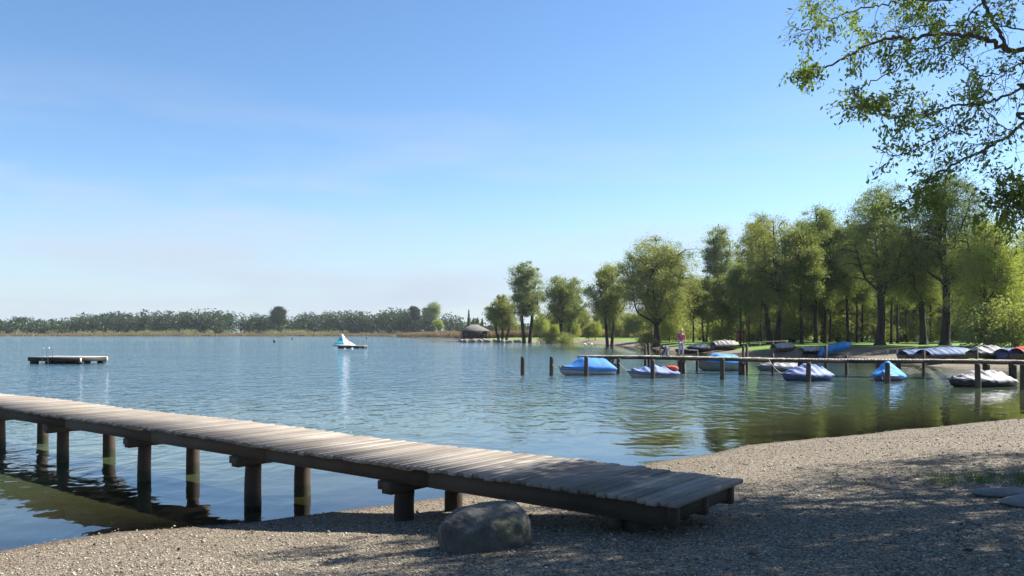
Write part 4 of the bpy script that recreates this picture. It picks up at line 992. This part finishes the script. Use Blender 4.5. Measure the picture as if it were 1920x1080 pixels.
# ------------------------------------------------------------------ pavilion, rocks, board, fence
def pavilion():
    p = at(890, 224); g = gz(p.x, p.y); r_ = empty('lakeside_pavilion', (p.x, p.y, g), R(6), 'low dark wooden pavilion with pale hipped roof on the stony spit', 'pavilion')
    w, d, h1, h2 = 3.4, 2.8, 2.45, 4.2; o = 4.15
    mb = MB(); mb.box((0, 0, .12), (w * 2 + .8, d * 2 + .8, .3)); mb.build('plinth', M['slab'], r_)
    mb = MB(); mb.box((0, 0, .27 + h1 / 2), (w * 2, d * 2, h1)); mb.build('wall', M['hutwall'], r_)
    V = np.array([(-o, -o * .85, h1), (o, -o * .85, h1), (o, o * .85, h1), (-o, o * .85, h1), (-.9, 0, h2), (.9, 0, h2)])
    V2 = V - (0, 0, .16)
    mb = MB(); mb.add(np.vstack([V, V2[:4]]), [[0, 1, 5, 4], [1, 2, 5], [2, 3, 4, 5], [3, 0, 4], [0, 6, 7, 1], [1, 7, 8, 2], [2, 8, 9, 3], [3, 9, 6, 0], [9, 8, 7, 6]]); mb.build('roof', M['roof'], r_)
    for k in range(4):
        x = -w + .9 + k * 1.65
        f = MB().box((x, -d - .03, 1.45), (1.1, .08, 1.0)).build('window', M['beam'], r_)
        MB().box((x, -d - .085, 1.45), (.95, .03, .85)).build('pane', M['hutglass'], f)
    for x in (-o + .35, -1.2, 1.2, o - .35):
        MB().box((x, -o * .85 + .3, h1 / 2 - .1), (.16, .16, h1 + .2)).build('post', M['beam'], r_)
pavilion()
rk = None
for k in range(46):
    t = k / 45; px = 862 + t * 118 + rw.uniform(-1, 1); Yd = 217 - t * 13 + rw.uniform(-1.5, 1.8)
    if rk is None:
        me = rock_mesh(70, 2, .3, .55, .5, .42); me.materials.append(M['rock']); rk = bpy.data.objects.new('rock', me); COL.objects.link(rk); o = rk
    else: o = rk.copy(); COL.objects.link(o)
    p = at(px, Yd); o.location = (p.x, p.y, max(gz(p.x, p.y), 0) + .2); o.rotation_euler = (rw.uniform(-.4, .4), rw.uniform(-.4, .4), rw.uniform(0, 6)); s = rw.uniform(.6, 1.35); o.scale = (s, s, s)
    tag(o, 'pale rock in the row edging the spit below the pavilion', 'rock', 'rocks edging the pavilion spit')
def board():
    p = at(1388, 104); r_ = empty('notice_board', (p.x, p.y, gz(p.x, p.y)), R(-10), 'reddish brown wooden board on two posts among the tree trunks', 'board')
    for x in (-.45, .45): MB().box((x, 0, .85), (.1, .1, 1.9)).build('post', M['beam'], r_)
    MB().box((0, -.07, 1.25), (1.05, .05, 1.15)).build('panel', M['redwood'], r_)
    mb = MB(); mb.box((0, -.16, 1.92), (1.25, .36, .04), rx=.45); mb.box((0, .13, 1.92), (1.25, .36, .04), rx=-.45); mb.build('roof', M['beam'], r_)
board()
def fence(px0, Y0, px1, Y1, n, lb):
    a, b = at(px0, Y0), at(px1, Y1); d = b - a; ln = math.hypot(d.x, d.y); r_ = empty('rail_fence', (a.x, a.y, gz(a.x, a.y)), math.atan2(d.y, d.x), lb, 'fence')
    for k in range(n): 
        q = a + d * (k / (n - 1)); z = gz(q.x, q.y) - gz(a.x, a.y)
        MB().tube([(ln * k / (n - 1), 0, z - .3), (ln * k / (n - 1), 0, z + .62)], .07, 8).build('post', M['railwood'], r_)
    z1 = gz(b.x, b.y) - gz(a.x, a.y)
    MB().tube([(-.2, -.08, .55), (ln + .2, -.08, z1 + .55)], .055, 8).build('rail', M['railwood'], r_)
fence(1664, 78, 1718, 76, 4, 'low wooden rail on short posts beside the lawn near the slate-blue boats')
fence(1400, 100, 1475, 98, 4, 'low wooden rail on short posts among trunks above the cream-covered boat')

# ------------------------------------------------------------------ overhanging tree at the right
def overhang():
    rg = np.random.default_rng(91)
    root = empty('overhanging_tree', (10.4, 9.2, gz(10.4, 9.2)), 0, 'leafy tree whose thin branches hang into the upper right corner over the beach', 'tree')
    base = np.array(root.location)
    def z2(zx, zy, Yd): px, py = 1440 + zx / 2.571, zy / 2.571; return np.array([(px - CX) / F * Yd, Yd, zpix(py, Yd)])
    limb = MB(); main = []
    def br(pts, r0, r1, y0, y1, conn=None):
        Yd = np.linspace(y0, y1, len(pts)); P = [z2(x, y, q) for (x, y), q in zip(pts, Yd)]
        if conn is not None: P = [np.array(conn, float)] + P
        P = smooth_path(P, 6) ; P += rg.normal(size=P.shape) * .012
        rr = np.linspace(r0 * .34, r1 * .8, len(P)); limb.tube(P - base, rr, 7); main.append((P, rr)); return P
    hub1 = (8.6, 9.8, 6.2); hub2 = (8.9, 9.3, 5.0); hub3 = (8.4, 10.4, 7.6)
    br([(1300, 235), (1160, 240), (1070, 195), (960, 170), (830, 165), (700, 185), (600, 185), (500, 210), (400, 260), (300, 320), (220, 365), (130, 380)], .10, .008, 9.8, 9.0, hub1)
    br([(1160, 240), (1110, 150), (1060, 60), (1030, -20), (980, -120)], .062, .03, 9.8, 10.6)
    br([(1030, 10), (960, 90), (900, 170), (860, 215), (760, 245), (680, 285), (600, 345), (500, 400), (430, 430)], .03, .007, 10.2, 9.2)
    br([(1300, 410), (1234, 430), (1130, 470), (1020, 500), (900, 510), (800, 545), (700, 560), (600, 560), (530, 540), (480, 510), (430, 460), (400, 410)], .05, .007, 9.4, 8.4, hub2)
    br([(1300, 540), (1234, 585), (1180, 640), (1100, 690), (1000, 740), (900, 790), (820, 840), (760, 890), (720, 940), (640, 985), (590, 1010)], .06, .007, 9.0, 8.0, hub2)
    br([(1020, 500), (980, 580), (900, 620), (820, 670), (740, 705), (660, 740), (590, 745), (520, 700)], .026, .006, 9.1, 8.5)
    br([(1300, 290), (1234, 305), (1130, 350), (1040, 365), (950, 320), (890, 270), (800, 260)], .032, .007, 9.6, 10.2, hub1)
    br([(1150, 340), (1080, 410), (1020, 480), (960, 540), (880, 600), (860, 650)], .02, .006, 9.6, 9.2)
    br([(1300, 145), (1234, 140), (1100, 130), (960, 130), (820, 120), (700, 130), (600, 150), (500, 165), (420, 150)], .035, .007, 10.4, 11.0, hub3)
    br([(1030, -20), (850, 0), (700, 0), (620, 5), (520, 30), (430, 50), (330, 80), (250, 120), (180, 150), (90, 110)], .04, .006, 10.6, 9.6)
    br([(980, -120), (700, -80), (450, -50), (300, 0), (200, 40)], .03, .006, 10.8, 10.2)
    br([(1330, 900), (1234, 935), (1160, 965), (1110, 1000), (1050, 1000)], .03, .006, 8.4, 8.0, hub2)
    br([(1330, 1010), (1234, 1040), (1190, 990), (1150, 950)], .02, .005, 8.4, 8.2, hub2)
    br([(1180, 640), (1080, 560), (1000, 470), (950, 400)], .02, .006, 9.0, 9.5)
    # trunk and hidden limbs
    T = smooth_path([(10.4, 9.2, base[2] - .2), (10.3, 9.3, 2.2), (10.0, 9.4, 3.6), (9.6, 9.5, 4.4)], 5)
    rt = np.linspace(.36, .24, len(T)); rt[0] *= 1.4; mbT = MB(); mbT.tube(T - base, rt, 14)
    for tgt, r0 in ((hub1, .15), (hub2, .12), (hub3, .14), ((11.5, 8.0, 8.5), .15), ((9.5, 6.8, 8.0), .13), ((12.6, 10.6, 8.0), .13), ((10.0, 12.5, 8.8), .13), ((10.4, 9.8, 10.5), .16), ((8.0, 5.2, 7.2), .1)):
        P = smooth_path([T[-1] - (0, 0, .2), (T[-1] + np.array(tgt)) / 2 + (0, 0, -.1), tgt], 6); mbT.tube(P - base, np.linspace(r0, r0 * .55, len(P)), 9)
    mbT.build('trunk', M['bark_near'], root, smooth=True)
    # twigs with leaf sprays along the traced branches
    tips = []
    tw = MB()
    def twig(p, d, ln, r, depth):
        n = 5; P = [p]; dd = d / np.linalg.norm(d)
        for q in range(n):
            dd = dd + rg.normal(size=3) * .22 + np.array([0, 0, -.05]); dd /= np.linalg.norm(dd); P.append(P[-1] + dd * ln / n)
        P = np.array(P); tw.tube(P - base, np.linspace(r, r * .4, len(P)), 4, cap=False)
        for q in range(2, len(P)): tips.append((P[q], dd.copy()))
        if depth > 0:
            for q in (2, 3, 4, 5)[:rg.integers(2, 5)]:
                sd3 = np.cross(dd, rg.normal(size=3)); twig(P[q], dd * .7 + sd3 * .8, ln * rg.uniform(.4, .65), r * .6, depth - 1)
    for P, rr in main:
        ln = np.linalg.norm(np.diff(P, axis=0), axis=1).sum(); n = int(ln * 6.5)
        for q in range(n):
            i = rg.integers(len(P) // 9, len(P)); d = P[min(i + 1, len(P) - 1)] - P[max(i - 1, 0)]; d /= np.linalg.norm(d) + 1e-9
            sd3 = np.cross(d, rg.normal(size=3)); sd3 /= np.linalg.norm(sd3)
            twig(P[i], d * .5 + sd3 * 1.0, rg.uniform(.2, .62) * (1 - .55 * i / len(P)), min(.0045, max(.003, rr[i] * .6)), 1)
        tips.append((P[-1], P[-1] - P[-3]))
    limb.build('branch', M['bark_near'], root, smooth=True)
    tw.build('twigs', M['bark_near'], root)
    TP = np.array([t[0] for t in tips]); TD = np.array([t[1] / (np.linalg.norm(t[1]) + 1e-9) for t in tips])
    # patchy leaf density
    f = fnoise(TP[:, 0] * 1.0, TP[:, 2] * 1.0, 2.1, 12); sel = rg.random(len(TP)) < np.clip(.46 + .6 * f, .06, .95) * np.where((TP[:, 2] < 4.9) & (TP[:, 0] > 4.6), .3, np.where(TP[:, 2] < 4.6, .6, 1))
    TP, TD = TP[sel], TD[sel]; m_ = 7
    P = np.repeat(TP, m_, 0) + rg.normal(size=(len(TP) * m_, 3)) * .045; D = np.repeat(TD, m_, 0) + rg.normal(size=(len(TP) * m_, 3)) * .6; D[:, 2] -= .35
    lb = MB(); leaf_quads(lb, P - base, .06, rg, .15, .42, D=D)
    lb.build('leaves', M['leaf_near'], root)
    # the rest of the crown, above and beside the picture
    Lb = np.array([(9.6, 9.4, 8.6, 2.6, 3.0, 1.8), (11.5, 8.0, 8.0, 2.6, 2.6, 2.0), (8.6, 6.4, 7.6, 2.3, 2.2, 1.5), (12.4, 10.8, 7.8, 2.6, 2.4, 2.0), (10.0, 12.4, 9.0, 2.2, 2.2, 1.6), (10.2, 9.6, 10.6, 2.2, 2.4, 1.4),
                   (9.6, 6.6, 5.9, 1.8, 1.8, 1.1), (11.8, 10.0, 5.6, 2.0, 2.0, 1.2), (7.6, 4.6, 6.9, 1.7, 1.6, 1.0), (7.4, 8.6, 8.2, 1.7, 1.7, 1.0), (6.6, 7.0, 7.4, 1.3, 1.3, .8), (13.5, 13.5, 8.2, 2.2, 2.2, 1.6), (15.5, 12.0, 9, 2.4, 2.4, 2), (8.5, 11.3, 7.7, 1.4, 1.4, 1.0), (9.3, 12.0, 8.6, 1.4, 1.4, 1.0), (8.2, 10.0, 6.6, 1.2, 1.2, .8)])
    K = 900; vol = Lb[:, 3] * Lb[:, 4] * Lb[:, 5]; pk = rg.choice(len(Lb), K, p=vol / vol.sum()); d = rg.normal(size=(K, 3)); d /= np.linalg.norm(d, axis=1)[:, None]
    C = Lb[pk, :3] + d * Lb[pk, 3:] * (rg.random(K) ** .4)[:, None]
    P = (C[:, None] + rg.normal(size=(K, 85, 3)) * .25).reshape(-1, 3)
    px = CX + P[:, 0] / P[:, 1] * F; py = HY - (P[:, 2] - H) / P[:, 1] * F
    P = P[(px > 1935) | (py < -25)]
    cb = MB(); leaf_quads(cb, P - base, .11, rg, .15, .5); cb.build('crown', M['leaf_near'], root)
    tb = MB()
    for c in C[::3]:
        q = np.array([9.9, 9.4, 6.5]) + (c - np.array([9.9, 9.4, 6.5])) * .45
        px = CX + c[0] / c[1] * F; py = HY - (c[2] - H) / c[1] * F
        if px > 1935 or py < -25: tb.tube(smooth_path([q, (q + c) / 2 + (0, 0, .15), c], 3) - base, np.linspace(.035, .01, 7), 4, cap=False)
    tb.build('inner_branches', M['bark_near'], root)
overhang()

# ------------------------------------------------------------------ air
HAZE = 0.00008
hz = MB().box((0, 0, 0), (1, 1, 1)).build('haze', None)
hz.data.materials.clear()
hm, t, b, o = mat('haze_air'); t.nodes.remove(b)
pv = nn(t, 'ShaderNodeVolumePrincipled'); pv.inputs['Color'].default_value = (.80, .88, 1, 1); pv.inputs['Density'].default_value = HAZE; pv.inputs['Anisotropy'].default_value = .2
L(t, pv.outputs[0], o.inputs['Volume']); hz.data.materials.append(hm)
hz.location = (0, 0, 12.5); hz.scale = (12300, 12300, 34); tag(hz, kind='stuff')
